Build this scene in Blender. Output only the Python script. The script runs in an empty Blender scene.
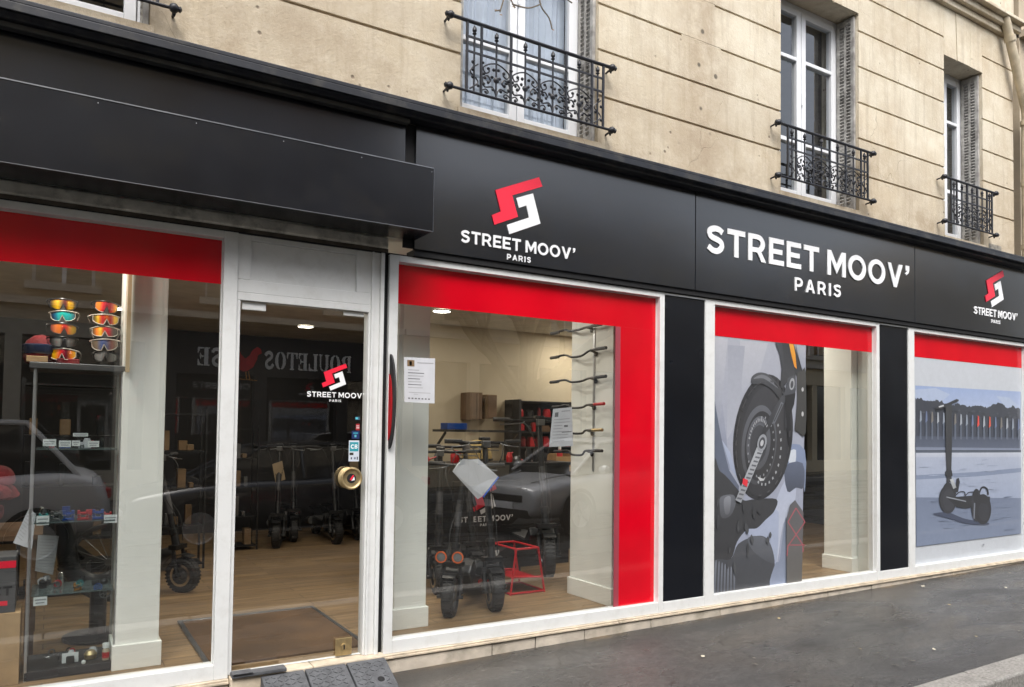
import bpy, math, random
from math import sin, cos, pi, radians, sqrt, atan2
from mathutils import Matrix, Vector
random.seed(7)
C = bpy.context.scene.collection
scn = bpy.context.scene

# ------------------------------------------------------------------ camera, world, sun, exposure
def rz(a): return Matrix(((cos(a), -sin(a), 0), (sin(a), cos(a), 0), (0, 0, 1)))
def rx(a): return Matrix(((1, 0, 0), (0, cos(a), -sin(a)), (0, sin(a), cos(a))))
CAM_R = rz(-.546) @ rx(pi/2 + .034) @ rz(.0128)
CAM_P = Vector((0, -4.5, 1.525))
FPX, CYP = 758.94, 404.92
cam = bpy.data.cameras.new('camera'); camo = bpy.data.objects.new('camera', cam); C.objects.link(camo)
camo.matrix_world = Matrix.Translation(CAM_P) @ CAM_R.to_4x4()
cam.sensor_width = 36; cam.lens = FPX/1024*36; cam.shift_y = (CYP-343.5)/1024
cam.clip_start = .05; cam.clip_end = 600
scn.camera = camo

SUN_EL, SUN_AZ = radians(55), radians(205)      # azimuth clockwise from +Y: from the street side
w = bpy.data.worlds.new('World'); scn.world = w; w.use_nodes = True
nt = w.node_tree; bg = nt.nodes['Background']
sky = nt.nodes.new('ShaderNodeTexSky'); sky.sky_type = 'NISHITA'; sky.sun_disc = False
sky.sun_elevation = SUN_EL; sky.sun_rotation = SUN_AZ; sky.dust_density = 4; sky.air_density = 1.0; sky.ozone_density = 1.0
bw = nt.nodes.new('ShaderNodeRGBToBW'); mx = nt.nodes.new('ShaderNodeMix'); mx.data_type = 'RGBA'; mx.inputs[0].default_value = .66
nt.links.new(sky.outputs[0], bw.inputs[0]); nt.links.new(sky.outputs[0], mx.inputs[6]); nt.links.new(bw.outputs[0], mx.inputs[7])
nt.links.new(mx.outputs[2], bg.inputs[0]); bg.inputs[1].default_value = .15
sun = bpy.data.lights.new('sun', 'SUN'); sun.energy = .6; sun.angle = radians(28); sun.color = (1, .97, .92)
suno = bpy.data.objects.new('sun', sun); C.objects.link(suno)
sd = Vector((sin(SUN_AZ)*cos(SUN_EL), cos(SUN_AZ)*cos(SUN_EL), sin(SUN_EL)))
suno.rotation_euler = sd.to_track_quat('Z', 'Y').to_euler(); suno.location = (0, -8, 14)
scn.view_settings.view_transform = 'Standard'; scn.view_settings.look = 'None'
scn.view_settings.exposure = 1.42; scn.view_settings.gamma = 1
scn.render.engine = 'CYCLES'
try:
    scn.cycles.use_denoising = True
    scn.cycles.max_bounces = 10; scn.cycles.transparent_max_bounces = 24; scn.cycles.glossy_bounces = 5
    scn.cycles.sample_clamp_indirect = 6; scn.cycles.caustics_reflective = False
except Exception: pass

# ------------------------------------------------------------------ survey helper: a sighted direction met with a real plane
def sight(u, v): return CAM_R @ Vector(((u-512)/FPX, -(v-CYP)/FPX, -1))
def on_y(u, v, y=0.):
    r = sight(u, v); return CAM_P + r*((y-CAM_P.y)/r.y)
def on_x(u, v, x):
    r = sight(u, v); return CAM_P + r*((x-CAM_P.x)/r.x)
def on_z(u, v, z):
    r = sight(u, v); return CAM_P + r*((z-CAM_P.z)/r.z)
def slope(x): return .0092*(x-1.87)          # the street climbs gently to the right

# ------------------------------------------------------------------ materials
def lin(c):
    return tuple((x/255/12.92 if x/255 <= .04045 else ((x/255+.055)/1.055)**2.4) for x in c)
MATS = {}
def pm(name, col, rough=.6, metal=0., var=.12, scale=6., bump=0., bscale=40., spec=.5, coat=0., stain=None, stain_scale=1.5, stain_amt=.5, rvar=0., detail=6):
    if name in MATS: return MATS[name]
    m = bpy.data.materials.new(name); m.use_nodes = True; t = m.node_tree; L = t.links.new
    b = t.nodes['Principled BSDF']; b.inputs['Roughness'].default_value = rough; b.inputs['Metallic'].default_value = metal
    b.inputs['Specular IOR Level'].default_value = spec; b.inputs['Coat Weight'].default_value = coat; b.inputs['Coat Roughness'].default_value = min(rough, .2)
    geo = t.nodes.new('ShaderNodeNewGeometry')
    n = t.nodes.new('ShaderNodeTexNoise'); n.inputs['Scale'].default_value = scale; n.inputs['Detail'].default_value = detail
    L(geo.outputs['Position'], n.inputs['Vector'])
    r = t.nodes.new('ShaderNodeMapRange'); r.inputs[1].default_value = .3; r.inputs[2].default_value = .7
    r.inputs[3].default_value = 1-var; r.inputs[4].default_value = 1+var; L(n.outputs[0], r.inputs[0])
    v = t.nodes.new('ShaderNodeVectorMath'); v.operation = 'SCALE'; v.inputs[0].default_value = col; L(r.outputs[0], v.inputs['Scale'])
    last = v.outputs[0]
    if stain:
        n2 = t.nodes.new('ShaderNodeTexNoise'); n2.inputs['Scale'].default_value = stain_scale; n2.inputs['Detail'].default_value = 9; n2.inputs['Roughness'].default_value = .65
        L(geo.outputs['Position'], n2.inputs['Vector'])
        r2 = t.nodes.new('ShaderNodeMapRange'); r2.inputs[1].default_value = .5; r2.inputs[2].default_value = .72; r2.inputs[4].default_value = stain_amt
        L(n2.outputs[0], r2.inputs[0])
        m2 = t.nodes.new('ShaderNodeMix'); m2.data_type = 'RGBA'; L(r2.outputs[0], m2.inputs[0]); L(last, m2.inputs[6]); m2.inputs[7].default_value = (*stain, 1)
        last = m2.outputs[2]
    L(last, b.inputs['Base Color'])
    if rvar:
        r3 = t.nodes.new('ShaderNodeMapRange'); r3.inputs[1].default_value = .3; r3.inputs[2].default_value = .7
        r3.inputs[3].default_value = max(.02, rough-rvar); r3.inputs[4].default_value = rough+rvar
        n3 = t.nodes.new('ShaderNodeTexNoise'); n3.inputs['Scale'].default_value = scale*.5; n3.inputs['Detail'].default_value = 5
        L(geo.outputs['Position'], n3.inputs['Vector']); L(n3.outputs[0], r3.inputs[0]); L(r3.outputs[0], b.inputs['Roughness'])
    if bump:
        nb = t.nodes.new('ShaderNodeTexNoise'); nb.inputs['Scale'].default_value = bscale; nb.inputs['Detail'].default_value = 8
        L(geo.outputs['Position'], nb.inputs['Vector'])
        bp = t.nodes.new('ShaderNodeBump'); bp.inputs['Strength'].default_value = 1; bp.inputs['Distance'].default_value = bump
        L(nb.outputs[0], bp.inputs['Height']); L(bp.outputs[0], b.inputs['Normal'])
    MATS[name] = m; return m
def emit(name, col, s):
    m = bpy.data.materials.new(name); m.use_nodes = True; b = m.node_tree.nodes['Principled BSDF']
    b.inputs['Base Color'].default_value = (*col, 1); b.inputs['Emission Color'].default_value = (*col, 1); b.inputs['Emission Strength'].default_value = s
    return m
def glass_mat(name, tint=(.93, .95, .94), k=2.0, ior=1.52, rough=0.):
    m = bpy.data.materials.new(name); m.use_nodes = True; t = m.node_tree; L = t.links.new
    for n in list(t.nodes): t.nodes.remove(n)
    o = t.nodes.new('ShaderNodeOutputMaterial'); mix = t.nodes.new('ShaderNodeMixShader')
    tr = t.nodes.new('ShaderNodeBsdfTransparent'); tr.inputs[0].default_value = (*tint, 1)
    gl = t.nodes.new('ShaderNodeBsdfGlossy'); gl.inputs['Roughness'].default_value = rough
    # Schlick reflectance of a pane (two faces), the same from either side
    geo = t.nodes.new('ShaderNodeNewGeometry'); dt = t.nodes.new('ShaderNodeVectorMath'); dt.operation = 'DOT_PRODUCT'; L(geo.outputs['Incoming'], dt.inputs[0]); L(geo.outputs['Normal'], dt.inputs[1])
    def mth(op, a, b_=None):
        n = t.nodes.new('ShaderNodeMath'); n.operation = op
        for i, q in enumerate((a, b_)):
            if q is None: continue
            if isinstance(q, (int, float)): n.inputs[i].default_value = q
            else: L(q, n.inputs[i])
        return n.outputs[0]
    f0 = ((ior-1)/(ior+1))**2
    c5 = mth('POWER', mth('SUBTRACT', 1.0, mth('ABSOLUTE', dt.outputs['Value'])), 5.0)
    mu = t.nodes.new('ShaderNodeMath'); mu.operation = 'MULTIPLY'; mu.inputs[1].default_value = k; mu.use_clamp = True
    L(mth('ADD', mth('MULTIPLY', c5, 1-f0), f0), mu.inputs[0]); L(mu.outputs[0], mix.inputs[0]); L(tr.outputs[0], mix.inputs[1]); L(gl.outputs[0], mix.inputs[2]); L(mix.outputs[0], o.inputs[0])
    return m
def attr_mat(name, rough=.45):
    m = bpy.data.materials.new(name); m.use_nodes = True; t = m.node_tree; b = t.nodes['Principled BSDF']
    a = t.nodes.new('ShaderNodeVertexColor'); a.layer_name = 'Col'; b.inputs['Roughness'].default_value = rough
    n = t.nodes.new('ShaderNodeTexNoise'); n.inputs['Scale'].default_value = 14; n.inputs['Detail'].default_value = 14; n.inputs['Roughness'].default_value = .9
    geo = t.nodes.new('ShaderNodeNewGeometry'); t.links.new(geo.outputs['Position'], n.inputs['Vector'])
    r = t.nodes.new('ShaderNodeMapRange'); r.inputs[1].default_value = .3; r.inputs[2].default_value = .7; r.inputs[3].default_value = .90; r.inputs[4].default_value = 1.10; t.links.new(n.outputs[0], r.inputs[0])
    v = t.nodes.new('ShaderNodeVectorMath'); v.operation = 'SCALE'; t.links.new(a.outputs[0], v.inputs[0]); t.links.new(r.outputs[0], v.inputs['Scale'])
    t.links.new(v.outputs[0], b.inputs['Base Color']); return m

def stone_mat():
    """cream rendered limestone: blotches, rain streaks, hairline cracks"""
    m = bpy.data.materials.new('cream_stone'); m.use_nodes = True; t = m.node_tree; L = t.links.new; N = t.nodes.new
    b = t.nodes['Principled BSDF']; b.inputs['Roughness'].default_value = .85
    geo = N('ShaderNodeNewGeometry'); P = geo.outputs['Position']
    def noise(sc, det=6, ro=.6, vec=None):
        n = N('ShaderNodeTexNoise'); n.inputs['Scale'].default_value = sc; n.inputs['Detail'].default_value = det; n.inputs['Roughness'].default_value = ro
        L(vec or P, n.inputs['Vector']); return n.outputs[0]
    def rng(x, a, c, d, e):
        r = N('ShaderNodeMapRange'); r.inputs[1].default_value = a; r.inputs[2].default_value = c; r.inputs[3].default_value = d; r.inputs[4].default_value = e; L(x, r.inputs[0]); return r.outputs[0]
    def mixc(f, a, c):
        x = N('ShaderNodeMix'); x.data_type = 'RGBA'; L(f, x.inputs[0])
        for s, q in ((6, a), (7, c)):
            if isinstance(q, tuple): x.inputs[s].default_value = (*q, 1)
            else: L(q, x.inputs[s])
        return x.outputs[2]
    c = mixc(rng(noise(1.1, 8, .65), .38, .60, 0, 1), (.55, .465, .335), (.67, .605, .475))
    sz = N('ShaderNodeSeparateXYZ'); L(P, sz.inputs[0])
    def m_(op, a, v=None):
        q = N('ShaderNodeMath'); q.operation = op; L(a, q.inputs[0])
        if v is not None:
            if isinstance(v, (int, float)): q.inputs[1].default_value = v
            else: L(v, q.inputs[1])
        return q.outputs[0]
    iz = m_('FLOOR', m_('DIVIDE', m_('SUBTRACT', sz.outputs[2], 4.065), .3565)); ix = m_('FLOOR', m_('DIVIDE', m_('ADD', sz.outputs[0], m_('MULTIPLY', iz, .83)), 2.3))
    wn = N('ShaderNodeTexWhiteNoise'); cb_ = N('ShaderNodeCombineXYZ'); L(ix, cb_.inputs[0]); L(iz, cb_.inputs[2]); L(cb_.outputs[0], wn.inputs['Vector'])
    sc_ = N('ShaderNodeVectorMath'); sc_.operation = 'SCALE'; L(c, sc_.inputs[0]); L(rng(wn.outputs['Value'], 0, 1, .93, 1.05), sc_.inputs['Scale']); c = sc_.outputs[0]
    c = mixc(rng(noise(7.5, 8, .75), .46, .62, 0, .30), c, (.80, .75, .64))
    c = mixc(rng(noise(1.7, 11, .72), .48, .66, 0, .42), c, (.48, .39, .28))
    mp = N('ShaderNodeMapping'); mp.inputs['Scale'].default_value = (9, 9, .7); L(P, mp.inputs[0])
    c = mixc(rng(noise(1.3, 8, .7, mp.outputs[0]), .50, .70, 0, .5), c, (.36, .29, .20))
    # more dirt low down, where splashes and the ledge stain the render
    sx = N('ShaderNodeSeparateXYZ'); L(P, sx.inputs[0])
    low = rng(sx.outputs[2], 3.6, 4.6, 1.0, 0)
    mu = N('ShaderNodeMath'); mu.operation = 'MULTIPLY'; L(low, mu.inputs[0]); L(rng(noise(2.2, 9, .7), .40, .62, 0, 1), mu.inputs[1])
    c = mixc(mu.outputs[0], c, (.37, .285, .19))
    # an old damp run between the first two windows, patched and pitted
    dx = m_('ABSOLUTE', m_('ADD', m_('SUBTRACT', sx.outputs[0], 4.52), m_('MULTIPLY', m_('SUBTRACT', noise(2.5, 5), .5), .9)))
    run = m_('MULTIPLY', rng(dx, .08, .42, 1, 0), rng(noise(6, 8, .7), .36, .6, .15, .75)); c = mixc(run, c, (.40, .315, .22))
    v5 = N('ShaderNodeTexVoronoi'); v5.inputs['Scale'].default_value = 6.5; L(P, v5.inputs['Vector'])
    c = mixc(m_('MULTIPLY', rng(v5.outputs['Distance'], .10, .17, 1, 0), rng(dx, .05, .16, .9, 0)), c, (.10, .085, .065))
    # cracks: edges of a warped voronoi
    wv = N('ShaderNodeVectorMath'); wv.operation = 'ADD'; nn = N('ShaderNodeTexNoise'); nn.inputs['Scale'].default_value = 3; L(P, nn.inputs['Vector'])
    sc = N('ShaderNodeVectorMath'); sc.operation = 'SCALE'; sc.inputs['Scale'].default_value = .5; L(nn.outputs[1], sc.inputs[0]); L(P, wv.inputs[0]); L(sc.outputs[0], wv.inputs[1])
    vo = N('ShaderNodeTexVoronoi'); vo.feature = 'DISTANCE_TO_EDGE'; vo.inputs['Scale'].default_value = 1.15; L(wv.outputs[0], vo.inputs['Vector'])
    crack = rng(vo.outputs['Distance'], .0, .0035, .8, 0)
    gate = rng(noise(.8, 2), .52, .60, 0, .6)
    mu2 = N('ShaderNodeMath'); mu2.operation = 'MULTIPLY'; L(crack, mu2.inputs[0]); L(gate, mu2.inputs[1])
    c = mixc(mu2.outputs[0], c, (.16, .12, .08))
    # pock marks
    v3 = N('ShaderNodeTexVoronoi'); v3.inputs['Scale'].default_value = 9; L(P, v3.inputs['Vector'])
    pk = rng(v3.outputs['Distance'], .06, .13, 1, 0); g2 = rng(noise(1.4, 2), .55, .60, 0, .75)
    mu3 = N('ShaderNodeMath'); mu3.operation = 'MULTIPLY'; L(pk, mu3.inputs[0]); L(g2, mu3.inputs[1])
    c = mixc(mu3.outputs[0], c, (.14, .10, .07))
    L(c, b.inputs['Base Color'])
    hs = N('ShaderNodeMath'); hs.operation = 'SUBTRACT'; L(noise(38, 9, .7), hs.inputs[0]); L(mu3.outputs[0], hs.inputs[1])
    hs2 = N('ShaderNodeMath'); hs2.operation = 'SUBTRACT'; L(hs.outputs[0], hs2.inputs[0]); L(mu2.outputs[0], hs2.inputs[1])
    bp = N('ShaderNodeBump'); bp.inputs['Distance'].default_value = .006; bp.inputs['Strength'].default_value = .9; L(hs2.outputs[0], bp.inputs['Height']); L(bp.outputs[0], b.inputs['Normal'])
    return m

def asphalt_mat(name, base, wet=.5):
    m = bpy.data.materials.new(name); m.use_nodes = True; t = m.node_tree; L = t.links.new; N = t.nodes.new
    b = t.nodes['Principled BSDF']; geo = N('ShaderNodeNewGeometry'); P = geo.outputs['Position']
    def noise(sc, det=6, ro=.6, vec=None):
        n = N('ShaderNodeTexNoise'); n.inputs['Scale'].default_value = sc; n.inputs['Detail'].default_value = det; n.inputs['Roughness'].default_value = ro
        L(vec or P, n.inputs['Vector']); return n.outputs[0]
    def rng(x, a, c, d, e):
        r = N('ShaderNodeMapRange'); r.inputs[1].default_value = a; r.inputs[2].default_value = c; r.inputs[3].default_value = d; r.inputs[4].default_value = e; L(x, r.inputs[0]); return r.outputs[0]
    cr = N('ShaderNodeValToRGB'); e = cr.color_ramp.elements; e[0].position = .30; e[0].color = (base*.35, base*.35, base*.37, 1); e[1].position = .70; e[1].color = (base*3.2, base*3.1, base*2.9, 1)
    el = e.new(.5); el.color = (base, base, base*.98, 1)
    L(noise(38, 7, .95), cr.inputs[0])
    mul = N('ShaderNodeVectorMath'); mul.operation = 'SCALE'; L(cr.outputs[0], mul.inputs[0]); L(rng(noise(1.3, 7), .3, .7, .72, 1.25), mul.inputs['Scale'])
    brown = N('ShaderNodeMix'); brown.data_type = 'RGBA'; L(rng(noise(.7, 5), .5, .7, 0, .35), brown.inputs[0]); L(mul.outputs[0], brown.inputs[6]); brown.inputs[7].default_value = (base*1.5, base*1.2, base*.9, 1)
    # damp dirt gathered in the angle of wall and pavement, and hairline cracks
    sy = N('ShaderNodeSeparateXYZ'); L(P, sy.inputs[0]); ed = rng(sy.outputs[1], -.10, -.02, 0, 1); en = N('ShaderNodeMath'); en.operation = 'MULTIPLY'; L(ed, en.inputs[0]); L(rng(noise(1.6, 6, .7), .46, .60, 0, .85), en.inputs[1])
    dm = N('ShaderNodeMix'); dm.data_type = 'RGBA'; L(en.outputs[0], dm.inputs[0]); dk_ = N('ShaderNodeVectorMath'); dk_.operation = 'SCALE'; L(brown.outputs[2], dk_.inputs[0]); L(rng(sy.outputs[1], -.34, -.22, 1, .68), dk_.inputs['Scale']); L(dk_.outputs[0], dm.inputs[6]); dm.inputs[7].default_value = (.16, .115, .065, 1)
    wv = N('ShaderNodeVectorMath'); wv.operation = 'ADD'; n2 = N('ShaderNodeTexNoise'); n2.inputs['Scale'].default_value = 4; L(P, n2.inputs['Vector']); L(P, wv.inputs[0]); L(n2.outputs[1], wv.inputs[1])
    vo = N('ShaderNodeTexVoronoi'); vo.feature = 'DISTANCE_TO_EDGE'; vo.inputs['Scale'].default_value = .55; L(wv.outputs[0], vo.inputs['Vector'])
    cm = N('ShaderNodeMix'); cm.data_type = 'RGBA'; L(rng(vo.outputs['Distance'], 0, .006, .7, 0), cm.inputs[0]); L(dm.outputs[2], cm.inputs[6]); cm.inputs[7].default_value = (.012, .012, .012, 1)
    L(cm.outputs[2], b.inputs['Base Color'])
    mp = N('ShaderNodeMapping'); mp.inputs['Scale'].default_value = (.8, 2.2, 1); L(P, mp.inputs[0])
    L(rng(noise(.9, 5, .55, mp.outputs[0]), .38, .62, .46-.36*wet, .42), b.inputs['Roughness'])
    bp = N('ShaderNodeBump'); bp.inputs['Distance'].default_value = .005; L(noise(60, 6, .85), bp.inputs['Height']); L(bp.outputs[0], b.inputs['Normal'])
    return m

def wood_floor_mat():
    m = bpy.data.materials.new('oak_plank_floor'); m.use_nodes = True; t = m.node_tree; L = t.links.new; N = t.nodes.new
    b = t.nodes['Principled BSDF']; geo = N('ShaderNodeNewGeometry')
    br = N('ShaderNodeTexBrick'); br.inputs['Scale'].default_value = 1; br.inputs['Brick Width'].default_value = 1.2; br.inputs['Row Height'].default_value = .14
    br.inputs['Mortar Size'].default_value = .003; br.inputs['Color1'].default_value = (.30, .20, .105, 1); br.inputs['Color2'].default_value = (.23, .15, .078, 1); br.inputs['Mortar'].default_value = (.08, .05, .03, 1)
    L(geo.outputs['Position'], br.inputs['Vector'])
    mp = N('ShaderNodeMapping'); mp.inputs['Scale'].default_value = (2, 22, 2); L(geo.outputs['Position'], mp.inputs[0])
    n = N('ShaderNodeTexNoise'); n.inputs['Scale'].default_value = 1.5; n.inputs['Detail'].default_value = 8; L(mp.outputs[0], n.inputs['Vector'])
    r = N('ShaderNodeMapRange'); r.inputs[1].default_value = .3; r.inputs[2].default_value = .7; r.inputs[3].default_value = .7; r.inputs[4].default_value = 1.3; L(n.outputs[0], r.inputs[0])
    v = N('ShaderNodeVectorMath'); v.operation = 'SCALE'; L(br.outputs[0], v.inputs[0]); L(r.outputs[0], v.inputs['Scale']); L(v.outputs[0], b.inputs['Base Color'])
    b.inputs['Roughness'].default_value = .42; return m

def brick_mat(name, c1, c2, mortar):
    m = bpy.data.materials.new(name); m.use_nodes = True; t = m.node_tree; L = t.links.new; N = t.nodes.new
    b = t.nodes['Principled BSDF']; geo = N('ShaderNodeNewGeometry'); b.inputs['Roughness'].default_value = .9
    mp = N('ShaderNodeMapping'); mp.inputs['Rotation'].default_value = (pi/2, 0, 0); L(geo.outputs['Position'], mp.inputs[0])
    br = N('ShaderNodeTexBrick'); br.inputs['Scale'].default_value = 1; br.inputs['Brick Width'].default_value = .24; br.inputs['Row Height'].default_value = .075; br.inputs['Mortar Size'].default_value = .008
    br.inputs['Color1'].default_value = (*c1, 1); br.inputs['Color2'].default_value = (*c2, 1); br.inputs['Mortar'].default_value = (*mortar, 1)
    L(mp.outputs[0], br.inputs['Vector']); L(br.outputs[0], b.inputs['Base Color']); return m

STONE = stone_mat()
WHITE = pm('white_painted_metal', (.72, .73, .72), .38, var=.03, scale=4, stain=(.42, .40, .35), stain_scale=11, stain_amt=.25, bump=.0005, bscale=60)
UPVC = pm('white_window_frame', (.78, .80, .83), .35, var=.03)
BLACKP = pm('black_composite_panel', (.008, .010, .015), .19, var=.3, scale=1.2, spec=.8, coat=.7, rvar=.035, bump=.0022, bscale=1.3, stain=(.012, .012, .012), stain_scale=3, stain_amt=.8)
BLACKC = pm('black_cladding', (.004, .005, .008), .24, var=.15, scale=2, spec=.5, rvar=.06)
CANOPYM = pm('charcoal_sheet_metal', (.008, .009, .012), .24, var=.3, scale=1.6, spec=.55, rvar=.05, bump=.003, bscale=1.1, stain=(.02, .019, .018), stain_scale=4, stain_amt=.6)
TRIM = pm('dark_aluminium', (.28, .29, .31), .35, metal=.9, var=.2)
CORN = pm('cornice_zinc', (.020, .022, .028), .45, metal=.2, var=.3, scale=4, stain=(.12, .11, .09), stain_scale=5, stain_amt=.5)
DARK = pm('dark_void', (.006, .006, .007), .8)
LINTEL = pm('weathered_concrete', (.62, .60, .54), .85, var=.35, scale=7, bump=.006, bscale=30, stain=(.05, .045, .04), stain_scale=6, stain_amt=.9)
BASEM = pm('base_limestone', (.52, .46, .38), .8, var=.22, scale=6, bump=.004, bscale=40, stain=(.16, .14, .09), stain_scale=5, stain_amt=.6)
MARBLE = pm('beige_sill_stone', (.60, .51, .39), .6, var=.2, scale=9, stain=(.25, .2, .14), stain_scale=8, stain_amt=.5, bump=.002)
RED = pm('red_vinyl_film', (.62, .0012, .012), .09, var=.10, scale=2, bump=.0012, bscale=2.5)
REDT = pm('red_vinyl_edge', lin((150, 60, 72)), .5, var=.05)
LREDM = pm('logo_red', lin((238, 40, 66)), .4, var=.02)
LWHITE = pm('logo_white', (.86, .87, .88), .4, var=.02)
GLASS = glass_mat('shop_glass', k=3.9, ior=1.6)
WGLASS = glass_mat('window_glass', (.80, .84, .86), 3.0, 1.6)
CABGL = glass_mat('cabinet_glass', (.86, .90, .89), 1.5, 1.45)
IRON = pm('black_wrought_iron', (.016, .017, .022), .42, var=.3, scale=30, bump=.001, bscale=80)
SHUT = pm('weathered_grey_shutter', (.38, .37, .35), .75, var=.35, scale=14, bump=.002, stain=(.08, .07, .06), stain_scale=5, stain_amt=.6)
PILLAR = pm('painted_plaster', (.84, .85, .80), .6, var=.04, scale=3)
CREAMW = pm('cream_interior_wall', (.52, .45, .33), .7, var=.06, scale=2)
DARKW = pm('dark_interior_wall', (.012, .012, .014), .6, var=.3, scale=2)
FLOORM = wood_floor_mat()
COIR = pm('coir_mat', (.10, .052, .020), .95, var=.3, scale=4, bump=.004, bscale=300)
ALU = pm('aluminium', (.55, .56, .57), .35, metal=.85, var=.1)
BRASS = pm('aged_brass', (.50, .38, .20), .45, metal=.85, var=.2, scale=30)
RUBBER = pm('black_rubber', (.018, .018, .019), .62, var=.3, scale=40)
RAMPR = pm('grey_rubber_ramp', (.085, .088, .095), .7, var=.25, scale=20, bump=.004, bscale=90)
MATTEB = pm('black_satin_metal', (.016, .017, .019), .35, metal=.2, var=.3, scale=12)
GREYM = pm('grey_metal', (.16, .165, .17), .35, metal=.7, var=.2)
REDM = pm('red_painted_steel', (.48, .012, .018), .35, var=.1)
ORANGE = pm('orange_ring', (.75, .14, .03), .4)
BLUEM = pm('blue_anodised', (.02, .09, .42), .3, metal=.6)
TEALM = pm('teal_anodised', (.02, .45, .48), .25, metal=.6)
GOLDM = pm('orange_anodised', (.62, .26, .04), .3, metal=.6)
CHROME = pm('chrome', (.7, .7, .7), .12, metal=1)
PAPER = pm('white_paper', (.60, .61, .64), .8, var=.06, scale=12)
INK = pm('printed_grey_ink', (.16, .16, .17), .8)
INKL = pm('printed_light_ink', (.40, .40, .42), .8)
CARD = pm('brown_cardboard', (.40, .27, .14), .85, var=.15, scale=10)
CARDD = pm('dark_cardboard', (.20, .13, .07), .85, var=.2, scale=10)
REDC = pm('dark_red_fabric', (.17, .012, .016), .8, var=.6, scale=9, bump=.02, bscale=14)
WOODT = pm('light_wood_top', (.45, .32, .18), .5, var=.15, scale=5)
BROWNF = pm('brown_wood_board', (.13, .075, .04), .6, var=.3, scale=5)
PLA = pm('grey_box_print', (.085, .085, .088), .6)
PIPEM = pm('cream_pipe_paint', (.50, .43, .31), .6, var=.2, scale=8, stain=(.2, .16, .11), stain_scale=6, stain_amt=.5)

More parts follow.
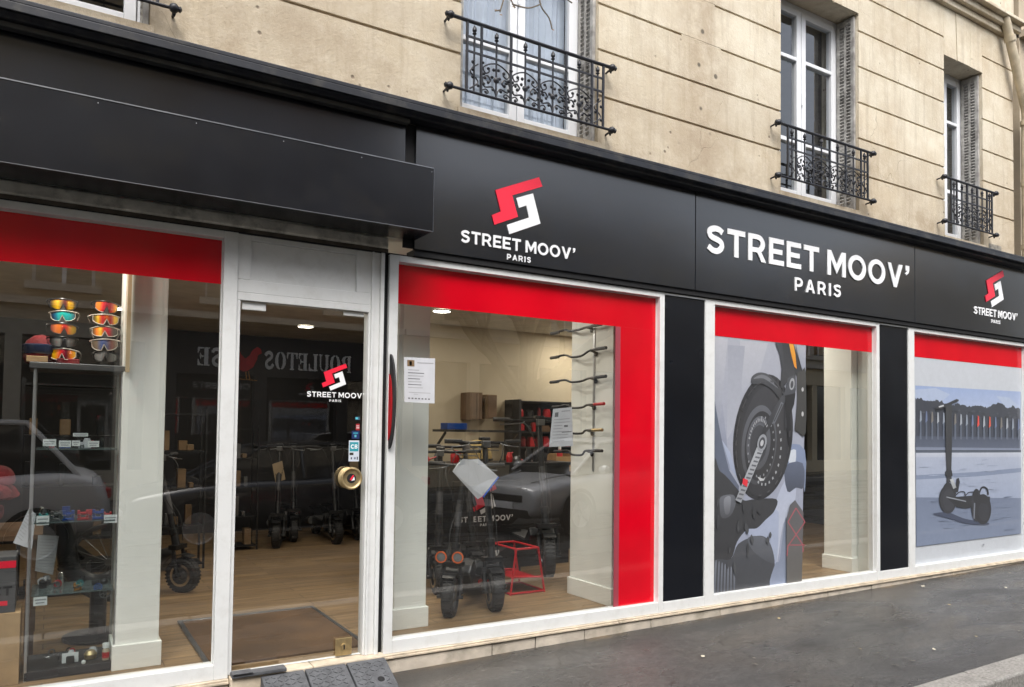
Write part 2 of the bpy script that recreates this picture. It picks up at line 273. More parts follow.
# ------------------------------------------------------------------ mesh building
ORG = {}
def tag(o, label=None, cat=None, group=None, kind=None):
    if label: o['label'] = label
    if cat: o['category'] = cat
    if group: o['group'] = group
    if kind: o['kind'] = kind
    return o
def thing(name, label, cat, loc=(0, 0, 0), rotz=0., group=None, local=False):
    o = bpy.data.objects.new(name, None); C.objects.link(o); o.location = loc; o.rotation_euler = (0, 0, rotz); o.empty_display_size = .1
    ORG[o.name] = Vector((0, 0, 0)) if local else Vector(loc)
    return tag(o, label, cat, group)
class MB:
    def __init__(s): s.v = []; s.f = []; s.m = []; s.c = {}
    def add(s, vs, fs, mi=0):
        k = len(s.v); s.v += [tuple(p) for p in vs]
        for f in fs: s.f.append([i+k for i in f]); s.m.append(mi)
        return s
    def box(s, x0, x1, y0, y1, z0, z1, mi=0):
        return s.add([(x0, y0, z0), (x1, y0, z0), (x1, y1, z0), (x0, y1, z0), (x0, y0, z1), (x1, y0, z1), (x1, y1, z1), (x0, y1, z1)],
                     [(0, 3, 2, 1), (4, 5, 6, 7), (0, 1, 5, 4), (1, 2, 6, 5), (2, 3, 7, 6), (3, 0, 4, 7)], mi)
    def obox(s, c, ax, ay, az, mi=0):     # oriented box: centre and three half-axis vectors
        c = Vector(c); ax = Vector(ax); ay = Vector(ay); az = Vector(az)
        vs = [c+sx*ax+sy*ay+sz*az for sz in (-1, 1) for sx, sy in ((-1, -1), (1, -1), (1, 1), (-1, 1))]
        return s.add(vs, [(0, 3, 2, 1), (4, 5, 6, 7), (0, 1, 5, 4), (1, 2, 6, 5), (2, 3, 7, 6), (3, 0, 4, 7)], mi)
    def beam(s, a, b, w, h, mi=0, up=(0, 0, 1)):
        a = Vector(a); b = Vector(b); d = (b-a); l = d.length; d.normalize(); sd_ = d.cross(Vector(up))
        if sd_.length < 1e-3: sd_ = d.cross(Vector((0, 1, 0)))
        sd_.normalize(); u = sd_.cross(d)
        return s.obox((a+b)/2, d*l/2, sd_*w/2, u*h/2, mi)
    def tube(s, pts, r, n=8, mi=0, cap=True):
        pts = [Vector(p) for p in pts]; rr = r if isinstance(r, (list, tuple)) else [r]*len(pts)
        k = len(s.v); prev = None; vs = []
        for i, p in enumerate(pts):
            d = (pts[min(i+1, len(pts)-1)]-pts[max(i-1, 0)]).normalized()
            if prev is None:
                a = d.cross(Vector((0, 0, 1)));
                if a.length < .1: a = d.cross(Vector((0, 1, 0)))
                a.normalize()
            else:
                a = prev - d*prev.dot(d); a.normalize()
            prev = a; b = d.cross(a)
            vs += [p + (a*cos(2*pi*j/n)+b*sin(2*pi*j/n))*rr[i] for j in range(n)]
        fs = []
        for i in range(len(pts)-1):
            for j in range(n):
                q = (j+1) % n; fs.append((i*n+j, i*n+q, (i+1)*n+q, (i+1)*n+j))
        if cap: fs.append(tuple(range(n-1, -1, -1))); fs.append(tuple((len(pts)-1)*n+j for j in range(n)))
        return s.add(vs, fs, mi)
    def cyl(s, a, b, r, n=20, mi=0, r2=None): return s.tube([a, b], [r, r if r2 is None else r2], n, mi)
    def lathe(s, prof, o, axis, n=28, mi=0, closed=False):     # prof: (radius, distance along axis)
        o = Vector(o); d = Vector(axis).normalized(); a = d.cross(Vector((0, 0, 1)))
        if a.length < .1: a = d.cross(Vector((0, 1, 0)))
        a.normalize(); b = d.cross(a); vs = []
        for r, h in prof: vs += [o + d*h + (a*cos(2*pi*j/n)+b*sin(2*pi*j/n))*max(r, 1e-4) for j in range(n)]
        fs = []; m = len(prof)
        for i in range(m if closed else m-1):
            for j in range(n):
                q = (j+1) % n; i2 = (i+1) % m; fs.append((i*n+j, i*n+q, i2*n+q, i2*n+j))
        return s.add(vs, fs, mi)
    def prism(s, pts, y0, y1, mi=0):      # pts are (x, z), extruded along y from y0 (front) to y1 (back)
        n = len(pts); vs = [(x, y0, z) for x, z in pts]+[(x, y1, z) for x, z in pts]
        ar = sum(pts[i][0]*pts[(i+1) % n][1]-pts[(i+1) % n][0]*pts[i][1] for i in range(n))
        f1 = tuple(range(n)); f2 = tuple(range(2*n-1, n-1, -1))
        fs = [f1, f2]+[(i, i+n, (i+1) % n+n, (i+1) % n) for i in range(n)]
        if ar < 0: fs = [tuple(reversed(f)) for f in fs]
        return s.add(vs, fs, mi)
    def build(s, name, mats, parent=None, smooth=False, bevel=0., seg=2):
        me = bpy.data.meshes.new(name); off = ORG.get(parent.name, Vector((0, 0, 0))) if parent else Vector((0, 0, 0))
        me.from_pydata([tuple(Vector(p)-off) for p in s.v], [], s.f)
        for m in (mats if isinstance(mats, (list, tuple)) else [mats]): me.materials.append(m)
        for i, p in enumerate(me.polygons): p.material_index = s.m[i]; p.use_smooth = smooth
        if smooth and not hasattr(me, 'use_auto_smooth'):
            try: me.set_sharp_from_angle(angle=radians(40))
            except Exception: pass
        me.update()
        o = bpy.data.objects.new(name, me); C.objects.link(o)
        if parent: o.parent = parent; ORG[o.name] = off
        if bevel:
            b = o.modifiers.new('bevel', 'BEVEL'); b.width = bevel; b.segments = seg; b.limit_method = 'ANGLE'; b.angle_limit = radians(50)
        return o
def build_split(mb, name, mats, parent=None, per=1, **kw):
    """one object per connected piece (or per consecutive group of 'per' pieces)"""
    par = list(range(len(mb.v)))
    def find(a):
        while par[a] != a: par[a] = par[par[a]]; a = par[a]
        return a
    for f in mb.f:
        for q in f[1:]: par[find(q)] = find(f[0])
    order = []; comp = {}
    for f, m_ in zip(mb.f, mb.m):
        r_ = find(f[0])
        if r_ not in comp: comp[r_] = []; order.append(r_)
        comp[r_].append((f, m_))
    out = []
    for i in range(0, len(order), per):
        sub = MB()
        for r_ in order[i:i+per]:
            idx = {}
            for f, m_ in comp[r_]:
                for q in f:
                    if q not in idx: idx[q] = len(sub.v); sub.v.append(mb.v[q])
                sub.f.append([idx[q] for q in f]); sub.m.append(m_)
        out.append(sub.build(name, mats, parent, **kw))
    return out
def centre(o):
    """move a parentless mesh's origin to its own base"""
    me = o.data; xs = [v.co for v in me.vertices]
    c = Vector(((min(p.x for p in xs)+max(p.x for p in xs))/2, (min(p.y for p in xs)+max(p.y for p in xs))/2, min(p.z for p in xs)))
    me.transform(Matrix.Translation(-c)); o.location = c; return o
def copy_tree(o, parent=None):
    c = o.copy(); C.objects.link(c)
    if parent: c.parent = parent
    for ch in [x for x in o.children]: copy_tree(ch, c)
    return c
def smooth_path(pts, k=6, closed=False):
    out = []; n = len(pts)
    for i in range(n if closed else n-1):
        g = lambda j: pts[j % n] if closed else pts[max(0, min(n-1, j))]
        p0, p1, p2, p3 = g(i-1), g(i), g(i+1), g(i+2)
        for t in range(k):
            t /= k; out.append(tuple(.5*((2*b)+(-a+c)*t+(2*a-5*b+4*c-d)*t*t+(-a+3*b-3*c+d)*t**3) for a, b, c, d in zip(p0, p1, p2, p3)))
    if not closed: out.append(tuple(pts[-1]))
    return out
def loops_mesh(loops, mapping, thick):
    """fill 2D loops (even-odd) and extrude; returns vertex list and faces"""
    cu = bpy.data.curves.new('tmp', 'CURVE'); cu.dimensions = '2D'; cu.fill_mode = 'BOTH'; cu.extrude = thick/2
    for lp in loops:
        sp = cu.splines.new('POLY'); sp.points.add(len(lp)-1); sp.use_cyclic_u = True
        for p, q in zip(sp.points, lp): p.co = (q[0], q[1], 0, 1)
    ob = bpy.data.objects.new('tmp', cu); C.objects.link(ob)
    me = bpy.data.meshes.new_from_object(ob); vs = [mapping(v.co) for v in me.vertices]; fs = [tuple(p.vertices) for p in me.polygons]
    bpy.data.objects.remove(ob); bpy.data.curves.remove(cu); bpy.data.meshes.remove(me); return vs, fs

# glyphs (cap height 1), geometric bold sans
def arc(cx, cy, rx_, ry_, a0, a1, n=14): return [(cx+rx_*cos(radians(a0+(a1-a0)*i/n)), cy+ry_*sin(radians(a0+(a1-a0)*i/n))) for i in range(n+1)]
def stroke_loop(path, w_):
    L_, R_ = [], []
    for i, p in enumerate(path):
        a = path[max(0, i-1)]; b = path[min(len(path)-1, i+1)]; d = (b[0]-a[0], b[1]-a[1]); l = sqrt(d[0]**2+d[1]**2)
        n = (-d[1]/l*w_/2, d[0]/l*w_/2); L_.append((p[0]+n[0], p[1]+n[1])); R_.append((p[0]-n[0], p[1]-n[1]))
    return L_+R_[::-1]
def glyph(ch, q=.21):
    if ch == 'S': return .85, [stroke_loop(smooth_path([(.76, .79), (.62, .875), (.44, .90), (.26, .87), (.14, .79), (.13, .68), (.21, .59), (.40, .535), (.58, .49), (.71, .41), (.73, .29), (.64, .17), (.46, .10), (.26, .12), (.08, .225)], 5), q)]
    if ch == 'T': return .90, [[(0, 1), (.9, 1), (.9, 1-q+.01), (.45+q/2, 1-q+.01), (.45+q/2, 0), (.45-q/2, 0), (.45-q/2, 1-q+.01), (0, 1-q+.01)]]
    if ch == 'R': return .95, [[(0, 0), (0, 1), (.48, 1)]+arc(.48, .665, .40, .335, 88, -60, 14)+[(.95, 0), (.70, 0), (.47, .33), (q, .33), (q, 0)],
                               [(q, .51), (.47, .51)]+arc(.47, .665, .19, .155, -88, 88, 10)+[(q, .82)]]
    if ch == 'P': return .86, [[(0, 0), (0, 1), (.46, 1)]+arc(.46, .655, .40, .345, 88, -88, 14)+[(q, .31), (q, 0)],
                               [(q, .49), (.45, .49)]+arc(.45, .655, .19, .165, -88, 88, 10)+[(q, .82)]]
    if ch == 'E': return .82, [[(0, 0), (0, 1), (.81, 1), (.81, 1-q+.02), (q, 1-q+.02), (q, .595), (.73, .595), (.73, .41), (q, .41), (q, q-.02), (.82, q-.02), (.82, 0)]]
    if ch == 'M': return 1.15, [[(0, 0), (0, 1), (.23, 1), (.575, .45), (.92, 1), (1.15, 1), (1.15, 0), (.94, 0), (.94, .64), (.58, .09), (.57, .09), (.21, .64), (.21, 0)]]
    if ch == 'O': return 1.16, [arc(.58, .5, .58, .52, 0, 354, 40), arc(.58, .5, .58-q-.01, .52-q+.01, 0, 354, 36)]
    if ch == 'V': return 1.08, [[(0, 1), (.245, 1), (.54, .30), (.835, 1), (1.08, 1), (.64, -.01), (.44, -.01)]]
    if ch == "'": return .34, [[(.06, 1.02), (.32, 1.02), (.32, .84), (.26, .70), (.10, .60), (.03, .66), (.14, .74), (.17, .80), (.06, .80)]]
    if ch == 'A': return 1.0, [[(0, 0), (.40, 1), (.60, 1), (1.0, 0), (.78, 0), (.695, .22), (.305, .22), (.22, 0)], [(.375, .40), (.625, .40), (.5, .735)]]
    if ch == 'I': return .21, [[(0, 0), (0, 1), (.21, 1), (.21, 0)]]
    if ch == 'C': return .98, [stroke_loop(smooth_path([(.93, .79), (.78, .87), (.60, .905), (.38, .86), (.19, .72), (.115, .5), (.19, .28), (.38, .14), (.60, .095), (.78, .13), (.93, .21)], 5), q)]
    return .45, []
def text_loops(txt, gaps=.17, space=.52, q=.21):
    x = 0; out = []
    for ch in txt:
        if ch == ' ': x += space-gaps; continue
        w_, lp = glyph(ch, q); out += [[(px+x, py) for px, py in l] for l in lp]; x += w_+gaps
    return out, x-gaps
def put_text(txt, x0, x1, z0, h, y, thick, name, mat, parent, gaps=.17, space=.52, flip=1, q=.21):
    lp, wd = text_loops(txt, gaps, space, q); sx = (x1-x0)/wd; mb = MB()
    vs, fs = loops_mesh([[(px*sx, py*h) for px, py in l] for l in lp], lambda c: (x0+c.x, y-thick/2-c.z, z0+c.y), thick)
    mb.add(vs, fs); return mb.build(name, mat, parent)
LOGO_R = [(2.556, 3.170), (2.911, 3.330-.005), (2.940, 3.263), (2.691, 3.156), (2.740, 3.014), (2.552, 2.929), (2.530, 2.992), (2.601, 3.029)]
LOGO_W = [(2.724, 3.143), (2.861, 3.200), (2.927, 2.995), (2.672, 2.882), (2.650, 2.943), (2.831, 3.024), (2.808, 3.105), (2.748, 3.078)]
def put_logo(xc, zb, sc, y, thick, parent, txt=True, m=(LREDM, LWHITE)):
    """emblem and two lines of lettering; reference design is the first sign panel"""
    f = lambda p: (xc+(p[0]-2.765)*sc, zb+(p[1]-2.766)*sc)
    MB().prism([f(p) for p in LOGO_R], y-thick, y, 0).build('red_emblem', m[0], parent)
    MB().prism([f(p) for p in LOGO_W], y-thick, y, 0).build('white_emblem', m[1], parent)
    if txt:
        put_text("STREET MOOV'", xc-.467*sc, xc+.470*sc, zb+.008*sc, .084*sc, y, thick, 'lettering', m[1], parent)
        put_text("PARIS", xc-.108*sc, xc+.085*sc, zb-.062*sc, .040*sc, y, thick, 'small_lettering', m[1], parent, gaps=.36, q=.19)

# ------------------------------------------------------------------ ground, pavement, kerb, road
def sheet(name, x0, x1, y0, y1, z, mat, nx=24, ny=2, thick=0):
    mb = MB(); vs = []; fs = []
    for j in range(ny+1):
        for i in range(nx+1):
            x = x0+(x1-x0)*i/nx; vs.append((x, y0+(y1-y0)*j/ny, z+slope(max(-15, min(40, x)))))
    for j in range(ny):
        for i in range(nx): a = j*(nx+1)+i; fs.append((a, a+1, a+nx+2, a+nx+1))
    mb.add(vs, fs)
    o = mb.build(name, mat); return tag(o, kind='structure')
ASPH = asphalt_mat('wet_pavement_asphalt', .056, 1.); ROADM = asphalt_mat('road_asphalt', .045, .8)
GRAN = pm('granite_kerb', (.27, .26, .24), .6, var=.35, scale=60, bump=.004, bscale=120, stain=(.1, .1, .09), stain_scale=6, stain_amt=.5)
sheet('ground', -200, 240, -200, 200, -.9, pm('far_ground', (.08, .08, .07), .9), 2)
sheet('pavement', -15, 40, -1.83, .42, 0, ASPH, 60)
sheet('road', -15, 40, -11.0, -2.0, -.13, ROADM, 60)
sheet('far_pavement', -15, 40, -13.3, -11.0, 0, ASPH, 60)
def kerb(name, y0, y1, lab):
    mb = MB(); x = -15
    while x < 40:
        x1 = x+1.0; z0 = slope(x); z1 = slope(x1)
        vs = [(x+.003, y0, z0-.2), (x1-.003, y0, z1-.2), (x1-.003, y1, z1-.2), (x+.003, y1, z0-.2), (x+.003, y0, z0+.004), (x1-.003, y0, z1+.004), (x1-.003, y1, z1+.004), (x+.003, y1, z0+.004)]
        mb.add(vs, [(0, 3, 2, 1), (4, 5, 6, 7), (0, 1, 5, 4), (1, 2, 6, 5), (2, 3, 7, 6), (3, 0, 4, 7)]); x = x1
    tag(mb.build(name, GRAN, bevel=.015), kind='structure')
kerb('kerb', -2.03, -1.825, ''); kerb('far_kerb', -11.2, -10.99, '')

# ------------------------------------------------------------------ building
bld = thing('apartment_building', 'cream stone apartment building with grooved facade above the black shopfront', 'building', (4, 0, 0))
OPEN = [(-.76, .40, 3.70, 5.654), (2.296, 3.46, 3.70, 5.654), (5.515, 6.652, 3.70, 5.654), (8.145, 8.925, 3.68, 5.654)]
X0, X1, ZT = -6.0, 9.60, 9.4
def grid_wall(mb, xs, zs, holes, y0, y1, mi=0):
    for i in range(len(xs)-1):
        for j in range(len(zs)-1):
            cx, cz = (xs[i]+xs[i+1])/2, (zs[j]+zs[j+1])/2
            if any(a < cx < b and c < cz < d for a, b, c, d in holes): continue
            mb.box(xs[i], xs[i+1], y0, y1, zs[j], zs[j+1], mi)
mb = MB()
xs = sorted({X0, X1, *[o[0] for o in OPEN], *[o[1] for o in OPEN]}); zs = [3.50, 3.68, 3.70, 5.654, ZT]
grid_wall(mb, xs, zs, OPEN, .016, .42)
mb.build('wall', STONE, bld)
# rusticated courses: slabs standing 16 mm proud, with open joints between them
G = [4.062+.3548*k for k in range(13)]
slabs = MB(); jn = .0088
def course(x0, x1, z0, z1): slabs.box(x0, x1, 0, .0158, z0, z1)
def courses(x0, x1, zlist, bot=3.52, m0=.0, m1=.0):
    z = bot
    for g in zlist: course(x0+m0, x1-m1, z, g-jn); z = g+jn
    return z
edges = [X0, -.76, .40, 2.296, 3.46, 5.515, 6.652, 8.145, 8.925, X1]
for a, b in ((X0, -.76), (.40, 2.296), (3.46, 5.515), (6.652, 8.145), (8.925, X1)):
    zt = courses(a, b, [g for g in G if g < 5.55])
    # above: the lintel course up to the string course
    if zt < 5.846: course(a, b, zt, 5.846-jn)
    course(a, b, 5.846+jn, 6.19)
for (a, b, c, d) in OPEN:
    course(a, b, 3.52, c)
    # flat arch: three stones with slanting joints
    w_ = (b-a)/3; p = [(a+.001, 5.654), (a+w_-.007, 5.654), (a+w_-.03, 6.19), (a+.001, 6.19)]
    slabs.prism(p, 0, .0158); slabs.prism([(a+w_+.007, 5.654), (b-w_-.007, 5.654), (b-w_+.022, 6.19), (a+w_-.022, 6.19)], -.004, .0158)
    slabs.prism([(b-w_+.007, 5.654), (b-.001, 5.654), (b-.001, 6.19), (b-w_+.03, 6.19)], 0, .0158)
for (xa_, xb_, k_) in ((4.31, 4.76, 2), (4.22, 4.69, 3), (4.28, 4.80, 4)): slabs.box(xa_, xb_, .0012, .0157, G[k_]-jn-.0005, G[k_]+jn+.0005)     # joints lost under old repairs
slabs.build('stone_courses', STONE, bld, bevel=.003)
mb = MB()
mb.box(X0, X1, -.05, .016, 6.192, 6.26); mb.box(X0, X1, -.10, .016, 6.262, 6.33); mb.box(X0, X1, -.16, .016, 6.332, 6.37)
mb.box(X0, X1, -.02, .0158, 6.372, ZT)
mb.build('string_course', STONE, bld, bevel=.006)
mb = MB()
for a, b, c, d in OPEN: mb.box(a-.02, b+.02, -.014, .40, c-.085, c-.001)
build_split(mb, 'window_sill', STONE, bld, bevel=.004)
mb = MB(); mb.box(X0, X1, -.3, 8.0, ZT+.002, ZT+.3); mb.box(X0, X1, 7.5, 7.9, .2, ZT); mb.box(X0, X0+.3, .45, 7.49, .2, ZT)
mb.build('roof_and_back_wall', STONE, bld)
mb = MB()      # rooms behind the upper windows
mb.box(X0+.31, X1, 2.6, 2.7, 3.7, ZT-.01); mb.box(X0+.31, X1, .43, 2.6, 5.9, 6.0)
mb.build('inner_wall', pm('dim_room', (.10, .10, .11), .8), bld)

LOUV = {}
def shutter(parent, x, y0, y1, z0, z1, side=1):
    """folded louvred leaf lying against the reveal (normal along x)"""
    t = .028; xa, xb = (x-t, x) if side > 0 else (x, x+t); mb = MB()
    for (ya, yb) in ((y0, y0+.035), (y1-.035, y1), ((y0+y1)/2-.012, (y0+y1)/2+.012)): mb.box(xa, xb, ya, yb, z0, z1)
    for z in (z0, z0+.62, z1-.06): mb.box(xa+.002, xb-.002, y0+.036, y1-.036, z, z+.06)
    z = z0+.07
    while z < z1-.1:
        for ya, yb in ((y0+.036, (y0+y1)/2-.013), ((y0+y1)/2+.013, y1-.036)):
            mb.obox(((xa+xb)/2, (ya+yb)/2, z+.02), (.013, 0, -.009 if side > 0 else .009), (0, (yb-ya)/2, 0), (.003, 0, .0045))
        z += .034
    mb.box((xa+xb)/2-.001+.006*side, (xa+xb)/2+.001+.006*side, y0+.03, y1-.03, z0+.01, z1-.01)
    return mb.build('shutter', SHUT, parent)
for wi, (a, b, c, d) in enumerate(OPEN):
    yb = .235
    fr = MB(); fw = .045
    fr.box(a, a+fw, yb, yb+.07, c+.02, d); fr.box(b-fw, b, yb, yb+.07, c+.02, d); fr.box(a+fw+.0005, b-fw-.0005, yb, yb+.07, d-fw, d); fr.box(a+fw+.0005, b-fw-.0005, yb, yb+.07, c+.02, c+.07)
    win = fr.build('window', UPVC, bld, bevel=.004)
    mid = (a+b)/2; lv = MB(); pn = MB(); lo = c+.62; up = c+1.42
    for (xa, xb) in ((a+fw+.006, mid-.004), (mid+.004, b-fw-.006)):
        st = .062; zb_, zt_ = c+.075, d-fw-.005
        lv.box(xa, xa+st, yb-.012, yb+.05, zb_, zt_); lv.box(xb-st, xb, yb-.012, yb+.05, zb_, zt_)
        for (za, zb2) in ((zb_, zb_+.07), (lo-.02, lo+.02), (zt_-.06, zt_), (up-.018, up+.018)): lv.box(xa+st+.0005, xb-st-.0005, yb-.010, yb+.048, za, zb2)
        pn.add([(xa+st, yb+.02, zb_), (xb-st, yb+.02, zb_), (xb-st, yb+.02, zt_), (xa+st, yb+.02, zt_)], [(0, 1, 2, 3)])
    lv.build('casement', UPVC, win, bevel=.004); pn.build('pane', WGLASS, win)
    hd = MB(); hd.box(mid-.006, mid+.008, yb-.03, yb-.012, c+.98, c+1.10); hd.build('handle', UPVC, win, bevel=.003)
    if wi in (1,):   # net curtain
        cu = MB(); n = 60; vs = []
        for i in range(n+1):
            x = a+.06+(b-a-.12)*i/n; y = yb+.13+.018*sin(i*1.9)+.01*sin(i*.7); vs += [(x, y, c+.1), (x, y, d-.06)]
        cu.add(vs, [(2*i, 2*i+2, 2*i+3, 2*i+1) for i in range(n)]); cu.build('curtain', pm('net_curtain', (.62, .66, .74), .9, var=.1), win, smooth=True)
    if b-a > .5:
        shutter(bld, b-.004, .035, yb-.01, c+.015, d-.02, 1); shutter(bld, a+.004, .035, yb-.01, c+.015, d-.02, -1)

# zinc cornice over the shopfront
cs = thing('shop_cornice', 'dark metal cornice running over the black shop signs', 'cornice', (4, 0, 3.5))
MB().box(X0, 10.25, -.17, -.002, 3.560, 3.588).build('capping', CORN, cs, bevel=.006)
MB().box(X0, 10.25, -.178, -.165, 3.515, 3.559).build('drip_edge', CORN, cs, bevel=.004)
MB().box(X0, 9.74, -.12, -.002, 3.497, 3.555).build('moulding', CORN, cs, bevel=.01)
MB().box(X0, 1.90, -.085, -.034, 3.47, 3.4965).build('timber_batten', pm('grey_timber', (.10, .098, .09), .8, var=.4, scale=6), cs, bevel=.003)

# signs
def sign_panel(x0, x1, z0, z1, y, label):
    t = thing('shop_sign', label, 'sign', ((x0+x1)/2, y, z0))
    MB().box(x0, x1, y, -.002, z0, z1).build('panel', BLACKP, t, bevel=.002); return t
s1 = sign_panel(1.965, 4.4365, 2.685, 3.495, -.033, 'black sign with emblem and STREET MOOV\' PARIS over the red framed window')
put_logo(2.765, 2.766, 1.0, -.034, .006, s1)
s2 = sign_panel(4.4435, 7.520, 2.685, 3.495, -.033, 'widest black sign reading STREET MOOV\' PARIS in big white letters with no emblem')
put_text("STREET MOOV'", 4.563, 7.418, 3.010, .2335, -.034, .008, 'lettering', LWHITE, s2)
put_text("PARIS", 5.656, 6.31, 2.812, .120, -.034, .008, 'small_lettering', LWHITE, s2, gaps=.36, q=.19)
s3 = sign_panel(7.529, 10.25, 2.685, 3.495, -.033, 'right black sign with emblem and small STREET MOOV\' PARIS, above the scooter poster window')
put_logo(9.105, 2.868, 1.0, -.034, .006, s3)
s4 = thing('fascia_panel', 'plain black fascia panel rising behind the box canopy at left', 'panel', (0, -.02, 3.1))
MB().box(X0, 1.895, -.024, -.002, 2.745, 3.495).build('panel', BLACKP, s4, bevel=.002)
MB().box(1.8955, 1.9645, -.010, -.001, 2.69, 3.496).build('joint_cover', DARK, s4)  # near-black strip put in so the open gap between panels looks shaded

# box canopy (shutter housing)
cn = thing('box_canopy', 'long charcoal metal box canopy jutting out above the shop door', 'canopy', (0, -.15, 2.738))
MB().box(X0, 1.968, -.30, -.026, 2.738, 3.130).build('box', CANOPYM, cn, bevel=.002)
mb = MB(); mb.box(X0, 1.969, -.303, -.3005, 3.126, 3.132); mb.box(X0, 1.969, -.303, -.3005, 2.736, 2.740); mb.box(1.9685, 1.970, -.303, -.296, 2.74, 3.128)
mb.build('edge_trim', TRIM, cn)
mb = MB()
for i in range(14): mb.cyl((1.955-.45*i, -.303, 3.105), (1.955-.45*i, -.3, 3.105), .0025, 8)
build_split(mb, 'rivet', ALU, cn)

# lintel, sills and base
ln = thing('shutter_lintel', 'weathered concrete lintel with roller shutter slot under the canopy', 'lintel', (0, 0, 2.65))
mb = MB(); mb.box(X0, 1.80, -.012, .12, 2.668, 2.737); mb.build('concrete', LINTEL, ln, bevel=.01)
MB().box(X0, 1.80, -.002, .10, 2.645, 2.666).build('slot_rail', pm('rusty_rail', (.09, .075, .06), .6, metal=.4, var=.5, scale=10), ln)
bs = thing('base_course', 'pale stone base course with beige sill along the foot of the shop windows', 'wall base', (4, 0, 0))
def sill_run(x0, x1):
    mb = MB(); x = x0; random.seed(int(x0*10)+4)
    while x < x1-.01:
        nx_ = min(x1, x+random.uniform(.34, .8)); 
        if x1-nx_ < .2: nx_ = x1
        jy = random.uniform(-.003, .002); mb.box(x+.003, nx_-.003, -.010+jy, .12, -.1, .0845); x = nx_
    build_split(mb, 'base_stone', BASEM, bs, bevel=.004)
    m2 = MB(); x = x0
    while x < x1-.01:
        nx_ = min(x1, x+random.uniform(1.2, 1.9))
        if x1-nx_ < .4: nx_ = x1
        m2.box(x+.002, nx_-.002, -.024, .12, .0895, .1035); m2.box(x+.002, nx_-.002, -.016, .12, .104, .1155); x = nx_
    build_split(m2, 'sill', MARBLE, bs, per=2, bevel=.003)
    MB().box(x0, x1, -.006, .12, .0846, .0894).build('joint', DARK, bs)
    MB().box(x0, x1, -.004, .11, -.1, .0844).build('mortar', DARK, bs)
sill_run(1.815, 10.25); sill_run(X0, .895)
th = MB(); th.box(.897, 1.36, -.055, .12, -.1, .128); th.box(1.364, 1.813, -.055, .12, -.1, .128)
o = th.build('door_step', MARBLE, bevel=.006); tag(centre(o), 'beige stone threshold under the glass door', 'step')

# ------------------------------------------------------------------ shop windows
GY = .052
def quad(mb, x0, x1, z0, z1, y, mi=0): return mb.add([(x0, y, z0), (x1, y, z0), (x1, y, z1), (x0, y, z1)], [(0, 1, 2, 3)], mi)
def shop_window(x0, x1, i0, i1, label):
    t = thing('display_window', label, 'shop window', ((x0+x1)/2, 0, .116))
    mb = MB(); zt, zb = 2.597, .198
    mb.box(x0, i0, 0, .09, .1165, 2.638); mb.box(i1, x1, 0, .09, .1165, 2.638)
    mb.box(i0+.0005, i1-.0005, .0, .09, zt, 2.638); mb.box(i0+.0005, i1-.0005, .002, .09, .1165, zb)
    # glazing beads
    mb.box(i0+.0005, i0+.006, .040, .050, zb+.0005, zt-.0005); mb.box(i1-.006, i1-.0005, .040, .050, zb+.0005, zt-.0005)
    mb.box(i0+.0065, i1-.0065, .040, .050, zt-.006, zt-.0005)
    mb.build('frame', WHITE, t, bevel=.003)
    g = MB(); quad(g, i0+.001, i1-.001, zb+.001, zt-.001, GY); g.build('glass', GLASS, t); return t, i0, i1, zb, zt
w1, *_ = shop_window(-3.2, .891, -3.1, .815, 'left shop window with red band on top and a glass cabinet behind it')
w2, *_ = shop_window(1.815, 4.143, 1.875, 4.094, 'shop window framed in red film with electric scooters behind the glass')
w3, *_ = shop_window(4.591, 6.971, 4.700, 6.923, 'shop window half covered by a poster of a scooter wheel and leg')
w4, *_ = shop_window(7.460, 9.920, 7.565, 9.850, 'right shop window fully covered by a poster of a scooter on a plaza')
FY = GY-.004
def film(t, rects, mat, name='red_film', y=FY):
    mb = MB()
    for r in rects: mb.box(r[0], r[1], y, y+.0008, r[2], r[3])
    return mb.build(name, mat, t)
film(w1, [(-3.09, .814, 2.340, 2.596)], RED)
film(w2, [(1.877, 4.092, 2.336, 2.596), (3.735, 4.092, .2, 2.3358)], RED)
film(w2, [(3.685, 3.7345, .2, 2.3358)], REDT, 'film_edge')
film(w3, [(4.702, 6.922, 2.345, 2.596)], RED); film(w4, [(7.567, 9.849, 2.347, 2.596)], RED)

# black cladding between windows
def cladding(x0, x1, label):
    o = MB().box(x0+.001, x1-.001, .012, .09, .197, 2.62).build('cladding_panel', BLACKC, bevel=.002); r0 = MB().box(x0+.0005, x1-.0005, .001, .09, .1165, .1965).build('base_rail', WHITE, bevel=.003); tag(centre(r0), 'white base rail under the '+label, 'rail'); tag(centre(o), label, 'panel', 'black panels between the shop windows')
cladding(4.143, 4.591, 'wide black panel between red framed and wheel poster windows')
cladding(6.971, 7.460, 'black panel between the wheel and plaza poster windows')
cladding(9.920, 10.25, 'black panel at the far right end of the shopfront')
hr = MB(); 
for a, b in ((4.145, 4.589), (6.973, 7.458), (9.922, 10.25)): hr.box(a, b, .002, .09, 2.6225, 2.637)
for o, lb_ in zip(build_split(hr, 'head_rail', ALU), ('thin grey rail above the wide black panel beside the red framed window', 'thin grey rail above the black panel between the two poster windows', 'thin grey rail above the black panel at the far right end')): tag(centre(o), lb_, 'rail')
dj = MB().box(X0, 10.25, .0, .09, 2.6385, 2.644).box(1.97, 10.25, -.02, .1, 2.6445, 2.684)
o = dj.build('shadow_gap', DARK); tag(centre(o), 'dark recess between window heads and the signs', 'recess')
# masonry behind the signs and above the shop ceiling
o = MB().box(X0, 10.25, .0, .4, 2.745, 3.499).box(4.16, 4.575, .1, .25, .15, 2.63).box(6.99, 7.445, .1, .25, .15, 2.63).build('shop_wall', PILLAR, bld)

